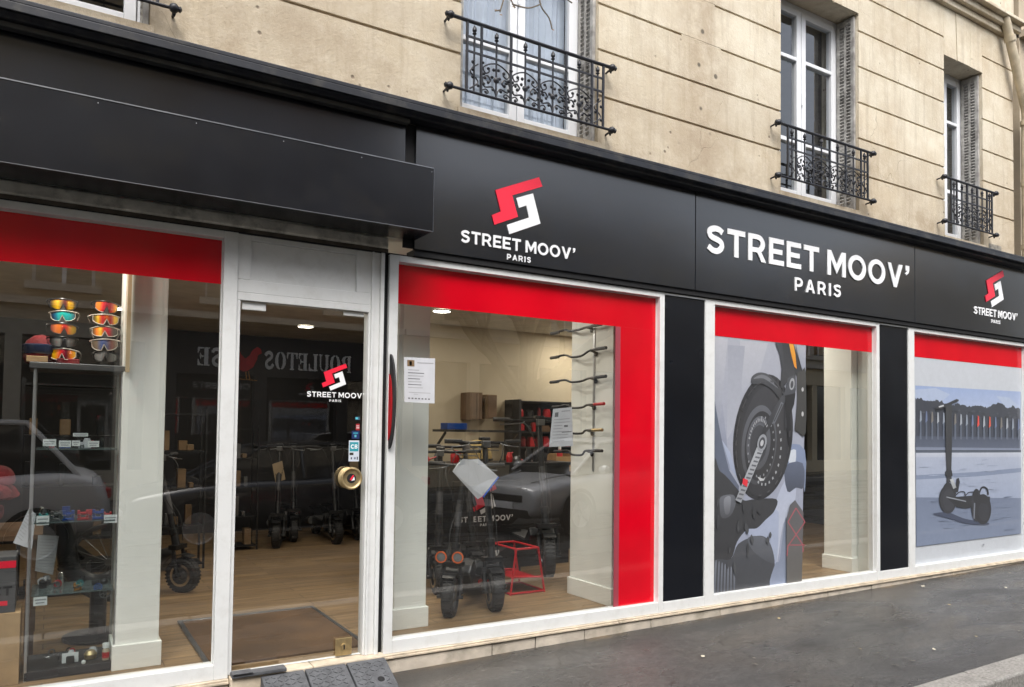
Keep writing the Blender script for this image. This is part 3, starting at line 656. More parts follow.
# door
door = thing('shop_door', 'white framed glass door with round brass knob, logo and stickers', 'door', (1.3, 0, .13))
mb = MB(); mb.box(.8915, 1.696, .010, .09, 2.255, 2.3); mb.box(.8915, .912, .010, .09, .13, 2.2545); mb.box(.9125, 1.682, .040, .065, .13, .1355); mb.box(1.6825, 1.696, .010, .09, .13, 2.2545)
mb.build('frame', WHITE, door, bevel=.003)
mb = MB(); mb.box(.8915, 1.696, .012, .09, 2.301, 2.375); mb.box(.8915, .965, .012, .09, 2.3755, 2.637); mb.box(1.60, 1.696, .012, .09, 2.3755, 2.637); mb.box(.9655, 1.5995, .012, .09, 2.605, 2.637); mb.box(.9655, 1.5995, .026, .08, 2.3755, 2.6045)
mb.build('transom_panel', WHITE, door, bevel=.003)
mb = MB(); mb.box(1.6965, 1.712, -.004, .09, .128, 2.637); mb.box(1.7125, 1.752, .006, .09, .128, 2.637); mb.box(1.7525, 1.777, -.012, .09, .128, 2.637)
mb.build('jamb', WHITE, door, bevel=.004)
MB().box(1.7775, 1.8145, .03, .09, .128, 2.637).build('gap_seal', DARK, door)  # near-black fill standing in for the shade inside the open gap
g = MB(); quad(g, .913, 1.682, .136, 2.254, GY); g.build('glass', GLASS, door)
mb = MB(); mb.box(.925, 1.06, .030, .05, 2.205, 2.25); mb.box(1.53, 1.66, .030, .05, 2.225, 2.25); build_split(mb, 'pivot_fitting', WHITE, door, bevel=.003)
kn = MB(); kn.lathe([(.0, -.062), (.032, -.062), (.050, -.064), (.054, -.070), (.060, -.073), (.066, -.071), (.069, -.064), (.066, -.056), (.052, -.046), (.048, -.030), (.056, -.014), (.064, -.008), (.066, .0)], (1.585, GY, 1.221), (0, 1, 0), 36)
kb = kn.build('door_knob', BRASS, door, smooth=True)
kn = MB(); kn.lathe([(.0001, -.0645), (.028, -.0645), (.030, -.060)], (1.585, GY, 1.221), (0, 1, 0), 24); kn.build('knob_badge', DARK, kb)
kn = MB(); kn.prism([(1.572, 1.214), (1.594, 1.243), (1.599, 1.237), (1.583, 1.208)], GY-.067, GY-.0652); kn.build('badge_mark', LREDM, kb)
kn = MB(); kn.prism([(1.583, 1.206), (1.601, 1.232), (1.604, 1.210)], GY-.067, GY-.0652); kn.build('badge_mark', LWHITE, kb)
lk = MB(); lk.box(1.520, 1.622, .030, .040, .140, .245); lk.cyl((1.571, .030, .195), (1.571, .022, .195), .018, 20); lk.box(1.567, 1.575, .018, .0215, .178, .206, 1)
lk.build('floor_lock', [BRASS, DARK], door, bevel=.002)
# decals on the door glass (applied on the outside face)
put_logo(1.497, 1.712, .385, GY-.0015, .001, door)
for o in list(door.children):
    if o.name.split('.')[0] in ('red_emblem', 'white_emblem', 'lettering', 'small_lettering'): o.name = 'decal_' + o.name.split('.')[0]
def sticker(x0, x1, z0, z1, col, name='sticker', parent=None, marks=()):
    mb = MB(); mb.box(x0, x1, GY-.003, GY-.0022, z0, z1, 0); ms = [pm('st_%d_%d_%d' % col, lin(col), .5, var=.03)]
    for (a, b, c, d, cc) in marks:
        ms.append(pm('st_%d_%d_%d' % cc, lin(cc), .5, var=.03)); mb.box(x0+(x1-x0)*a, x0+(x1-x0)*b, GY-.0036, GY-.0031, z0+(z1-z0)*c, z0+(z1-z0)*d, len(ms)-1)
    return mb.build(name, ms, parent)
st = sticker(1.585, 1.652, 1.322, 1.452, (205, 212, 222), parent=door, marks=((.08, .92, .48, .92, (40, 150, 165)), (.08, .45, .30, .42, (50, 45, 35)), (.2, .32, .1, .2, (70, 80, 95)), (.5, .68, .1, .2, (120, 130, 150)), (.78, .88, .08, .22, (50, 55, 65))))
mb = MB()
for k_, dx in enumerate((.597, .622)):
    vs, fs = loops_mesh([[(px*.020, py*.026) for px, py in l] for l in (glyph('C', .26)[1] if k_ == 0 else [[(0, 0), (0, 1), (.7, 1), (.9, .78), (.75, .52), (.95, .25), (.7, 0)], [(.25, .2), (.6, .2), (.6, .42), (.25, .42)], [(.25, .6), (.6, .6), (.6, .82), (.25, .82)]])], lambda c: (1+dx+c.x, GY-.0042-c.z, 1.401+c.y), .0006)
    mb.add(vs, fs)
mb.build('sticker_lettering', LWHITE, st)
sticker(1.602, 1.652, 1.462, 1.512, (28, 44, 92), parent=door, marks=((.2, .8, .62, .8, (60, 150, 170)), (.35, .6, .2, .5, (90, 170, 185))))
sticker(1.628, 1.652, 1.516, 1.556, (165, 40, 48), parent=door, marks=((.1, .9, .3, .45, (220, 200, 200)), (.1, .9, .6, .72, (220, 200, 200))))
sticker(1.622, 1.652, 1.580, 1.600, (60, 90, 110), parent=door, marks=((.1, .6, .2, .8, (90, 190, 205)),))

# round blade sign in the gap beside the door
bl = thing('blade_sign', 'black rimmed red disc sticking out beside the door jamb', 'sign', (1.83, -.05, 1.3))
def halfdisc(mb, ry, rzz, zc, x0, x1, mi=0, inner=None):
    n = 24; pts = [(-.003-ry*sin(pi*i/n), zc+rzz*cos(pi*i/n)) for i in range(n+1)]
    k = len(pts); vs = [(x0, y, z) for y, z in pts]+[(x1, y, z) for y, z in pts]
    mb.add(vs, [tuple(range(k-1, -1, -1)), tuple(range(k, 2*k))]+[(i, (i+1) % k, (i+1) % k+k, i+k) for i in range(k)], mi)
mb = MB(); halfdisc(mb, .095, .30, 1.70, 1.822, 1.834); mb.build('black_rim', RUBBER, bl, bevel=.002)
mb = MB(); halfdisc(mb, .058, .21, 1.665, 1.8185, 1.8375); mb.build('red_face', REDM, bl)

# ------------------------------------------------------------------ posters
ART = attr_mat('printed_film', .35); ART.node_tree.nodes['Principled BSDF'].inputs['Coat Weight'].default_value = .6; ART.node_tree.nodes['Principled BSDF'].inputs['Coat Roughness'].default_value = .03; ART.node_tree.nodes['Principled BSDF'].inputs['Coat IOR'].default_value = 1.45
def art(parent, items, name='poster', step=.00007):
    """items: list of (pixel polygon, colour or list of corner colours); every later one lies one film layer nearer the glass"""
    n = len(items); V = []; F = []; cols = []; y0 = GY-.002-n*step      # applied on the street side of the glass
    for k, (pts, col) in enumerate(items):
        y = y0 + (n-1-k)*step; b = len(V)
        V += [tuple(on_y(u, v, y)-ORG[parent.name]) for u, v in pts]; F.append(tuple(range(b, b+len(pts))))
        cols.append([tuple(min(.84, .026+q*.84) for q in lin(c)) for c in (col if isinstance(col, list) else [col]*len(pts))])
    me = bpy.data.meshes.new(name); me.from_pydata(V, [], F); ca = me.color_attributes.new('Col', 'FLOAT_COLOR', 'CORNER')
    i = 0
    for f, cc in zip(me.polygons, cols):
        for c in cc: ca.data[i].color = (*c, 1); i += 1
    me.materials.append(ART); o = bpy.data.objects.new(name, me); C.objects.link(o); o.parent = parent; return o
def ell(cx, cy, a, b, n=28, rot=0., a0=0, a1=360):
    out = []
    full = abs(a1-a0) >= 360
    for i in range(n if full else n+1):
        t = radians(a0+(a1-a0)*i/n); x, y = a*cos(t), b*sin(t); out.append((cx+x*cos(rot)-y*sin(rot), cy+x*sin(rot)+y*cos(rot)))
    return out
def z1(pts): return [(700+x/4.9, 320+y/4.9) for x, y in pts]      # enlargement used when tracing the print, upper half
def z2(pts): return [(700+x/4.578, 450+y/4.578) for x, y in pts]
def blend(poly, c_top, c_bot):
    vs = [p[1] for p in poly]; a, b = min(vs), max(vs); return [tuple(c_top[k]+(c_bot[k]-c_top[k])*(p[1]-a)/(b-a+1e-6) for k in range(3)) for p in poly]
A3 = []
def P3(p, c, c2=None): A3.append((p, blend(p, c, c2) if c2 else c))
full = [(714.2, 335), (806, 344), (801.5, 583), (714.2, 595)]
P3(full, (172, 175, 186), (150, 158, 180))
P3([(714.2, 337), (728, 338), (722, 400), (730, 470), (714.2, 480)], (188, 190, 198), (128, 136, 158))
P3([(740, 340), (768, 343), (760, 372), (742, 392)], (186, 188, 196), (172, 176, 188))
P3([(728, 345), (745, 346), (738, 420), (727, 440)], (160, 164, 176), (176, 180, 192))
P3([(714.2, 398), (718, 420), (723, 446), (729, 470), (739, 486), (738, 500), (714.2, 500)], (98, 108, 124), (92, 100, 120))
P3([(722, 440), (730, 452), (738, 478), (731, 470)], (176, 186, 208), (150, 160, 185))
P3(smooth_path(z2([(400, 0), (480, 0), (480, 190), (470, 150), (440, 175), (430, 250), (395, 290)]), 3, True), (132, 146, 176), (120, 130, 150))
P3(smooth_path(z2([(330, 300), (395, 130), (440, 170), (420, 290), (380, 340), (352, 520), (335, 470)]), 3, True), (178, 186, 206), (190, 196, 210))
P3(smooth_path(z2([(400, 20), (440, 0), (428, 95)]), 3, True), (205, 212, 222))
P3(smooth_path(z2([(390, 75), (470, 60), (475, 170), (440, 172), (400, 190)]), 3, True), (92, 102, 124), (70, 76, 90))
P3(smooth_path(z2([(200, 365), (345, 270), (360, 360), (350, 520), (330, 480), (320, 420), (250, 395)]), 3, True), (168, 178, 202), (160, 170, 192))
# dark leg and shoe at left, big knee below
P3(smooth_path(z2([(64, 60), (90, 95), (120, 120), (180, 190), (200, 230), (250, 225), (350, 225), (340, 280), (300, 320), (260, 358), (215, 365), (170, 420), (140, 500), (64, 515)]), 4, True), (58, 60, 64), (40, 41, 45))
P3(smooth_path(z2([(95, 215), (150, 205), (165, 240), (140, 300), (100, 310), (90, 260)]), 4, True), (104, 108, 116), (72, 74, 80))
P3(smooth_path(z2([(110, 225), (140, 215), (135, 285), (115, 290)]), 4, True), (140, 144, 152), (96, 98, 104))
P3(smooth_path(z2([(64, 510), (140, 500), (175, 430), (250, 395), (300, 400), (330, 450), (342, 520), (335, 600), (330, 620), (64, 660)]), 4, True), (70, 73, 80), (56, 58, 63))
P3(smooth_path(z2([(220, 402), (290, 398), (325, 445), (338, 520), (250, 470)]), 4, True), (96, 100, 108), (74, 77, 84))
for k in range(7): P3(smooth_path(z2([(70+k*14, 520+k*5), (76+k*14, 518+k*5), (70+k*15, 655-k*4), (64+k*15, 656-k*4)]), 4, True), (128, 134, 146), (84, 88, 98))
P3(smooth_path(z2([(320, 620), (345, 520), (365, 500), (385, 340), (398, 330), (398, 605)]), 4, True), (122, 132, 152), (140, 150, 172))
# front wheel
P3(ell(763, 437, 29.5, 63, 44, .10), (48, 49, 54), (38, 39, 43))
P3(ell(764.5, 441, 24, 56, 40, .10), (58, 59, 64), (46, 47, 51))
for k in range(26):
    t = radians(100+k*8.0); a = ell(763, 437, 29, 62, 2, .10, math.degrees(t), math.degrees(t)+1.5); b = ell(764, 439, 26, 57.5, 2, .10, math.degrees(t)+2.0, math.degrees(t)+.5)
    P3([a[0], a[1], b[0], b[2]], (26, 27, 30))
P3(ell(759, 445, 17.5, 40, 36, .08), (96, 99, 106), (68, 70, 75))
P3(ell(760, 446, 15.2, 35, 36, .08), (44, 45, 49))
P3(ell(758.5, 443, 12, 27, 32, .08), (98, 101, 108), (74, 76, 82))
P3(ell(758.5, 444, 8.5, 19, 28, .08), (62, 64, 69))
for k in range(22):
    t = k*16.3; q_ = ell(761, 447, 13.3, 31, 1, .08, t, t+4); r_ = ell(761, 447, 12.3, 28.6, 1, .08, t+4, t); P3([q_[0], q_[1], r_[0], r_[1]], (150, 153, 158))
for k in range(12):
    t = 10+k*14.3; q_ = ell(766, 450, 15.5, 36, 1, .08, t-60, t-55); r_ = ell(766, 450, 14.2, 33.4, 1, .08, t-55, t-60); P3([q_[0], q_[1], r_[0], r_[1]], (165, 168, 172))
P3(z2([(262, 122), (290, 132), (300, 122), (292, 140), (275, 142)]), (196, 198, 200))
# fender, fork, stem
P3(smooth_path(z1([(250, 300), (256, 276), (285, 258), (325, 262), (362, 290), (390, 325), (402, 352), (398, 395), (378, 372), (345, 335), (300, 312), (262, 316)]), 4, True), (78, 80, 86), (44, 46, 50))
P3(smooth_path(z1([(262, 288), (300, 268), (340, 284), (384, 335), (360, 318), (310, 286)]), 4, True), (116, 119, 126))
P3(z1([(368, 108), (405, 112), (412, 180), (420, 240), (440, 285), (404, 335), (394, 330), (400, 240), (390, 170)]), (62, 64, 70), (52, 54, 59))
P3(z1([(402, 112), (436, 116), (450, 190), (468, 250), (470, 330), (440, 290), (418, 240)]), (40, 42, 46), (66, 68, 74))
P3(z1([(470, 122), (518, 128), (518, 260), (500, 240), (486, 190)]), (172, 176, 186), (150, 156, 172))
P3(z1([(436, 116), (460, 119), (484, 190), (505, 260), (492, 290), (466, 262), (452, 190)]), (36, 37, 41), (50, 52, 56))
P3(z1([(436, 116), (458, 119), (468, 170), (474, 240), (462, 228), (450, 180)]), (240, 168, 48), (224, 140, 28))
P3(z1([(430, 285), (462, 270), (470, 340), (455, 420), (430, 520), (415, 540), (418, 400), (360, 500), (330, 545), (300, 560), (310, 530), (370, 420), (415, 350)]), (76, 79, 86), (50, 52, 56))
P3(z1([(398, 400), (410, 410), (368, 505), (352, 510)]), (104, 108, 116)); P3(z1([(400, 410), (405, 414), (366, 496), (360, 498)]), (60, 62, 66))
P3(z1([(416, 370), (468, 358), (462, 410), (440, 470), (420, 480)]), (26, 27, 31)); P3(z1([(422, 470), (440, 465), (450, 590), (444, 628), (432, 600)]), (24, 25, 30))
P3(ell(792, 384, 2.6, 6, 20, .1), (160, 163, 168)); P3(ell(792, 384.5, 1.5, 3.8, 16, .1), (66, 68, 72))
P3(smooth_path(z1([(476, 270), (500, 250), (518, 256), (518, 552), (480, 548), (464, 536), (470, 470), (476, 380)]), 3, True), (64, 64, 62), (56, 56, 55))
P3(ell(802.6, 389.5, 1.1, 2.2, 12), (190, 190, 190)); P3(ell(802.6, 414, 1.1, 2.6, 12), (190, 190, 190))
random.seed(12)
for k in range(24):      # creases and highlights on trouser leg, boot and mudguard
    u = random.uniform(716, 782); v = random.uniform(502, 586)
    if u > 772 and v < 560: continue
    a = random.uniform(-.9, -.2)-1.0; l = random.uniform(4, 15); wv_ = random.uniform(.8, 2.2); g_ = random.choice([50, 54, 66, 72, 80]); du, dv = l*cos(a)*.45, l*sin(a)
    P3(smooth_path([(u, v), (u+du*.5+wv_, v+dv*.5), (u+du, v+dv), (u+du*.5-wv_, v+dv*.5)], 3, True), (g_, g_+2, g_+6))
for k in range(40):      # scuffs on tyre wall and lettering on the rim
    t_ = random.uniform(0, 360); q_ = ell(763, 438, 27, 58.5, 1, .10, t_, t_+random.uniform(3, 9)); r_ = ell(763, 438, 26.2, 57, 1, .10, t_+6, t_); g_ = random.choice([66, 74, 84]); P3([q_[0], q_[1], r_[0], r_[1]], (g_, g_, g_+4))
for k in range(14):
    t_ = 190+k*9; q_ = ell(759, 444, 11, 25.5, 1, .08, t_, t_+4); r_ = ell(759, 444, 9.6, 22.5, 1, .08, t_+4, t_); P3([q_[0], q_[1], r_[0], r_[1]], (170, 172, 176))
# strap from hub to shoe, with red clip
P3([(757, 447), (764, 449), (741, 503), (735.5, 500)], (176, 180, 186), (150, 154, 160))
for k in range(12): P3([(757.5-k*1.8, 452+k*4.1), (762-k*1.8, 453+k*4.1), (761-k*1.8, 454.6+k*4.1), (756.8-k*1.8, 453.6+k*4.1)], (96, 99, 106))
P3(ell(762, 443, 4.6, 9, 20, .2), (150, 154, 160)); P3(ell(762, 443, 3, 6, 16, .2), (70, 72, 78)); P3(ell(762, 443, 1.6, 3.2, 12, .2), (190, 193, 197))
P3([(743, 478), (748, 480), (747, 487), (742.5, 484)], (226, 40, 56))
# darker strip where the room shows through the print, with the outline of the red frame
P3([(786.5, 520), (790, 505), (795, 500), (803.5, 512), (801.8, 583), (786.6, 585)], (92, 92, 96), (98, 95, 90))
for a, b in (((796, 508), (805, 522)), ((796, 508), (788, 522)), ((788, 522), (803, 545)), ((805, 522), (788, 546)), ((788, 545), (805, 545)), ((788, 545), (787, 556)), ((803, 545), (803, 552))):
    dx, dy = b[0]-a[0], b[1]-a[1]; l = sqrt(dx*dx+dy*dy); n_ = (-dy/l*.5, dx/l*.5); P3([(a[0]+n_[0], a[1]+n_[1]), (b[0]+n_[0], b[1]+n_[1]), (b[0]-n_[0], b[1]-n_[1]), (a[0]-n_[0], a[1]-n_[1])], (168, 84, 94))
art(w3, A3)

A4 = []
def P4(p, c, c2=None): A4.append((p, blend(p, c, c2) if c2 else c))
def y1(pts): return [(910+x/6.246, 340+y/6.246) for x, y in pts]
def y2(pts): return [(910+x/6.246, 450+y/6.246) for x, y in pts]
P4([(913, 352), (1026, 362), (1026, 556), (913, 566)], (200, 205, 212), (203, 208, 214))
P4([(915.2, 385.4), (1021, 391.8), (1021, 533.4), (915.8, 547)], (158, 174, 204), (118, 130, 152))
# sky clouds, tree line, flags
P4(y1([(33, 285), (688, 322), (688, 440), (33, 390)]), (152, 172, 212), (176, 190, 218))
P4(y1([(33, 310), (160, 300), (250, 340), (180, 400), (33, 360)]), (176, 190, 216))
P4(y1([(540, 350), (620, 360), (688, 420), (600, 420)]), (178, 192, 216))
tl = [(33, 365), (60, 362), (90, 376), (140, 385), (160, 378), (200, 384), (230, 402), (270, 408), (300, 402), (340, 412), (380, 418), (400, 408), (440, 412), (480, 422), (510, 405), (540, 396), (575, 405), (600, 420), (640, 415), (688, 432), (688, 690), (33, 690)]
tl2 = []
for a_, b_ in zip(tl[:-3], tl[1:-2]):
    for q_ in range(5): f_ = q_/5; tl2.append((a_[0]*(1-f_)+b_[0]*f_, a_[1]*(1-f_)+b_[1]*f_+random.uniform(-9, 7)))
P4(y1(tl2+tl[-3:]), (50, 54, 64), (66, 73, 88))
for k in range(60):      # foliage clumps in the tree band
    x = random.uniform(40, 680); y = 420+(x/688)*30+random.uniform(0, 60); g_ = random.choice([44, 52, 62, 72]); P4(y1(ell(x, y, random.uniform(5, 14), random.uniform(4, 9), 7)), (g_, g_+5, g_+14))
P4(y1([(33, 600), (688, 610), (688, 690), (33, 690)]), (74, 82, 100), (92, 102, 122))
random.seed(3)
for k in range(18):
    x = 62+k*36; h0 = 440+k*3; P4(y1([(x, h0+15), (x+9, h0+16), (x+10, 622), (x-1, 620)]), (84, 94, 110) if k % 2 else (94, 104, 120), (100, 110, 128))
    col = [(150, 160, 174), (112, 126, 158), (128, 124, 118), (168, 175, 184)][k % 4]
    if k == 10: col = (226, 76, 66)
    if k == 12: col = (214, 90, 70)
    P4(y1([(x+2, h0), (x+9, h0+6), (x+12, h0+60), (x-2, h0+74)]), col)
P4(y1([(33, 668), (690, 676), (690, 694), (33, 690)]), (122, 132, 152), (140, 150, 172))
# plaza, tinted bands
P4(y2([(36, 15), (694, 15), (694, 300), (38, 300)]), (176, 185, 204), (160, 172, 196))
P4(y2([(36, 15), (694, 15), (694, 45), (38, 45)]), (196, 202, 214), (184, 192, 208))
P4(y2([(36, 0), (694, 0), (694, 15), (38, 18)]), (70, 78, 90), (96, 106, 122))
P4(y2([(36, 158), (400, 138), (694, 112), (694, 138), (420, 165), (38, 185)]), (132, 145, 170))
P4(y2([(38, 296), (694, 300), (694, 522), (40, 604)]), (116, 128, 152), (126, 139, 164))
random.seed(5)
for k in range(70):      # soft ripples and paving lines
    x = random.uniform(45, 600); y = random.uniform(50, 500); wv_ = random.uniform(40, 90); s_ = random.uniform(-8, 0); h_ = random.uniform(2, 7)
    base = (166, 177, 199) if y < 290 else (120, 133, 158); d_ = random.choice([-7, -4, 5, 8])
    P4(smooth_path(y2([(x, y), (x+wv_*.5, y+s_*.5-h_/2), (x+wv_, y+s_), (x+wv_*.5, y+s_*.5+h_/2)]), 3, True), tuple(q+d_ for q in base))
# scooter and its shadow
P4(smooth_path(y2([(170, 392), (240, 390), (330, 425), (400, 440), (490, 455), (480, 468), (400, 466), (330, 455), (250, 430), (150, 402)]), 4, True), (58, 68, 92))
P4(y2([(222, -290), (262, -292), (262, 0), (258, 150), (262, 200), (228, 205), (230, 150), (222, 0)]), (54, 56, 60), (48, 50, 56))
P4(y1([(150, 424), (185, 415), (240, 392), (290, 368), (305, 372), (304, 382), (262, 400), (190, 434)]), (46, 48, 54)); P4(y1([(178, 414), (210, 404), (212, 414), (182, 422)]), (200, 204, 208))
P4(y2([(218, 140), (232, 120), (262, 128), (266, 160), (240, 172), (222, 162)]), (36, 38, 44))
P4(ell(910+235/6.246, 450+310/6.246, 8.6, 14, 30, -.05), (40, 42, 50)); P4(ell(910+243/6.246, 450+312/6.246, 6.0, 11, 26), (50, 52, 60))
P4(smooth_path(y2([(196, 262), (212, 222), (240, 200), (270, 230), (290, 280), (262, 250), (240, 232), (215, 245)]), 3, True), (34, 36, 42))
P4(y2([(290, 180), (305, 174), (312, 200), (300, 262), (268, 268), (272, 235), (286, 232)]), (34, 36, 42))
P4(y2([(248, 182), (268, 180), (290, 234), (270, 244)]), (196, 200, 202), (150, 156, 160))
P4(y2([(228, 288), (300, 292), (420, 282), (420, 350), (350, 366), (290, 356), (232, 300)]), (30, 32, 38)); P4(y2([(228, 290), (350, 318), (350, 324), (228, 297)]), (150, 156, 166))
P4(stroke_loop(smooth_path(y2([(285, 284), (310, 262), (340, 262), (346, 285), (365, 266), (400, 262)]), 4), .9), (28, 30, 34))
P4(stroke_loop(smooth_path(y2([(432, 272), (446, 238), (466, 232), (484, 248), (488, 280)]), 4), 1.5), (24, 25, 30))
P4(ell(910+415/6.246, 450+345/6.246, 5.2, 16.5, 28), (42, 44, 52)); P4(ell(910+455/6.246, 450+370/6.246, 8.4, 15.2, 30), (30, 31, 38)); P4(ell(910+460/6.246, 450+385/6.246, 5.4, 9.6, 26), (40, 42, 50))
P4(y2([(392, 270), (410, 242), (420, 245), (428, 285), (500, 292), (498, 340), (440, 330), (398, 330)]), (30, 31, 37)); P4(y2([(400, 330), (408, 332), (404, 430), (396, 428)]), (120, 126, 138))
P4(y2([(452, 590), (462, 584), (466, 592), (458, 598)]), (150, 155, 164))
art(w4, A4)

# notices
def notice(parent, quad_px, y, seedv, dark=True, label=None, name='notice'):
    """sheet with rows of faint print; quad_px = tl, tr, br, bl"""
    P = [on_y(u, v, y) for u, v in quad_px]; random.seed(seedv)
    def at(a, b, dy): 
        p = P[0]*(1-a)*(1-b)+P[1]*a*(1-b)+P[2]*a*b+P[3]*(1-a)*b; return (p.x, y-dy, p.z)
    mb = MB(); mb.add([at(0, 0, 0), at(1, 0, 0), at(1, 1, 0), at(0, 1, 0)], [(3, 2, 1, 0)], 0)
    def bar(a0, a1, b0, b1, mi): mb.add([at(a0, b0, .0008), at(a1, b0, .0008), at(a1, b1, .0008), at(a0, b1, .0008)], [(3, 2, 1, 0)], mi)
    return mb, bar
mb, bar = notice(w2, [(404, 357), (435, 358.5), (434.5, 403.5), (404.5, 402)], GY-.004, 1)
bar(.10, .33, .06, .20, 3); bar(.17, .25, .09, .18, 2); bar(.42, .95, .10, .125, 2)
for k in range(7): bar(.12, random.uniform(.45, .68), .27+k*.065, .287+k*.065, 1 if k % 2 else 2)
bar(.14, .86, .77, .785, 2); bar(.30, .45, .81, .82, 2)
for k in range(7): bar(.12+k*.11, .18+k*.11, .895, .925, 1)
nt_ = mb.build('paper_notice', [PAPER, INK, INKL, CARDD]); tag(centre(nt_), 'white A4 notice taped on the window glass beside the door', 'notice')
mb, bar = notice(w2, [(553, 409), (572, 407), (573, 446), (549, 447)], .34, 2)
bar(.12, .3, .10, .22, 1); bar(.45, .9, .07, .1, 2)
for k in range(8): bar(.10, random.uniform(.5, .9), .28+k*.08, .30+k*.08, 2)
bar(.6, .78, .45, .50, 1); bar(.5, .95, .62, .64, 1)
o = mb.build('price_sheet', [PAPER, INK, INKL]); tag(centre(o), 'printed white sheet hanging against the wall of handlebars', 'paper')

# ------------------------------------------------------------------ shop interior
FZ = .15
inn = thing('shop_interior', 'interior shell of the shop with plank floor, pillars and walls', 'room', (3, 3, FZ))
MB().box(X0+.31, 10.25, .092, 7.4, .02, FZ).build('floor', FLOORM, inn)
MB().box(X0+.31, 10.25, .11, 7.4, 2.76, 2.86).build('ceiling', pm('white_ceiling', (.62, .60, .55), .8), inn)
mb = MB(); mb.box(X0+.31, 4.3, 6.0, 6.1, FZ, 2.76); mb.box(7.0, 10.25, 4.5, 4.6, FZ, 2.76); mb.box(10.15, 10.25, .1, 4.5, FZ, 2.76); mb.box(4.3, 4.4, 3.62, 6.0, FZ, 2.76); mb.box(-3.3, -3.2, .1, 6, FZ, 2.76)
mb.build('dark_wall', DARKW, inn)
mb = MB(); mb.box(3.32, 7.1, 3.5, 3.6, FZ, 2.76); mb.build('cream_wall', CREAMW, inn)
def pillar(x0, x1, y0, y1):
    mb = MB(); mb.box(x0, x1, y0, y1, FZ, 2.76); o = mb.build('pillar', PILLAR, inn, bevel=.004)
    mb = MB(); mb.box(x0-.015, x1+.015, y0-.015, y1+.015, FZ, FZ+.14); mb.build('skirting', PILLAR, o, bevel=.004)
pillar(.345, .570, .335, .60); pillar(2.045, 2.285, .39, .70); pillar(3.815, 4.58, .235, .80); pillar(6.90, 7.44, .26, .58)
MB().box(1.90, 2.04, .50, .52, FZ, 2.76).build('partition', PILLAR, inn)
mb = MB().box(.355, .375, .30, .325, 1.83, 2.76); o = mb.build('timber_strip', pm('pale_timber', (.55, .42, .25), .6)); tag(centre(o), 'thin pale timber strip against the pillar above the cabinet', 'strip')

# floor mat with aluminium border
mt = thing('door_mat', 'brown coir mat with aluminium edging inside the door', 'mat', (1.28, .7, FZ))
MB().box(.83, 1.735, .12, 1.26, FZ+.0005, FZ+.012).build('coir', COIR, mt)
mb = MB(); mb.box(.80, .828, .12, 1.30, FZ+.0005, FZ+.016); mb.box(1.737, 1.762, .12, 1.30, FZ+.0005, FZ+.016); mb.box(.8285, 1.7365, 1.262, 1.30, FZ+.0005, FZ+.016)
mb.build('border', GREYM, mt, bevel=.003)

# ceiling lights
LAMP = emit('lamp_glow', (1, .93, .80), 6)
lp0 = None
for i, (x, y) in enumerate(((3.42, 2.55), (1.45, 2.9), (-.6, 2.2), (.6, 4.4), (2.6, 4.6), (5.2, 1.9), (6.4, 2.3), (8.6, 1.6), (1.9, 1.3), (5.6, 3.0))):
    t = thing('ceiling_light', 'round ceiling light', 'ceiling light', (x, y, 2.76), local=True, group='ceiling lights') if lp0 is None else None
    if lp0 is None:
        lp0 = t
        MB().lathe([(.0001, -.012), (.085, -.012), (.09, -.010)], (0, 0, 0), (0, 0, 1), 28).build('diffuser', LAMP, t)
        MB().lathe([(.092, -.001), (.102, -.016), (.09, -.0165), (.09, -.001)], (0, 0, 0), (0, 0, 1), 28).build('ring', WHITE, t, smooth=True)
    else:
        t = copy_tree(lp0); t.location = (x, y, 2.76)
    t['label'] = ['round ceiling light seen through the red framed window', 'round ceiling light nearest above the door mat', 'round ceiling light deep behind the left window', 'round ceiling light over the row of parked scooters, left', 'round ceiling light over the row of parked scooters, right', 'round ceiling light behind the wheel poster', 'round ceiling light over the red stands', 'round ceiling light behind the plaza poster', 'round ceiling light by the pillar beside the door', 'round ceiling light above the workbench'][i]
    la = bpy.data.lights.new('lamp', 'AREA'); la.shape = 'DISK'; la.size = .18; la.energy = 4.5 if y < 4 else 1.5; la.color = (1, .90, .76)
    lo = bpy.data.objects.new('lamp', la); C.objects.link(lo); lo.location = (x, y, 2.735)
for i, (x, y) in enumerate(((-.02, .20), (1.3, 1.0), (2.7, 1.25), (3.2, 1.4), (5.9, .9), (6.6, 1.0))):      # unseen spots added close to the windows to brighten the goods there
    t = thing('track_spotlight', ['spotlight over the glass cabinet', 'spotlight over the door mat', 'spotlight over the front scooters', 'spotlight beside the wall of handlebars', 'spotlight over the small red stand', 'spotlight beside the pillar of the poster window'][i], 'spotlight', (x, y, 2.76), local=True, group='track spotlights')
    MB().lathe([(.001, -.0), (.03, -.0), (.045, -.09), (.041, -.09), (.03, -.02)], (0, 0, 0), (0, 0, 1), 16).build('housing', MATTEB, t, smooth=True)
    MB().lathe([(.001, -.070), (.038, -.070)], (0, 0, 0), (0, 0, 1), 16).build('bulb', LAMP, t)
    la = bpy.data.lights.new('spot', 'AREA'); la.shape = 'DISK'; la.size = .08; la.energy = 4.5 if i == 0 else 3.5; la.color = (1, .92, .80)
    lo = bpy.data.objects.new('spot', la); C.objects.link(lo); lo.location = (x, y, 2.655); lo.rotation_euler = (radians(22 if i == 0 else -15), 0, 0)


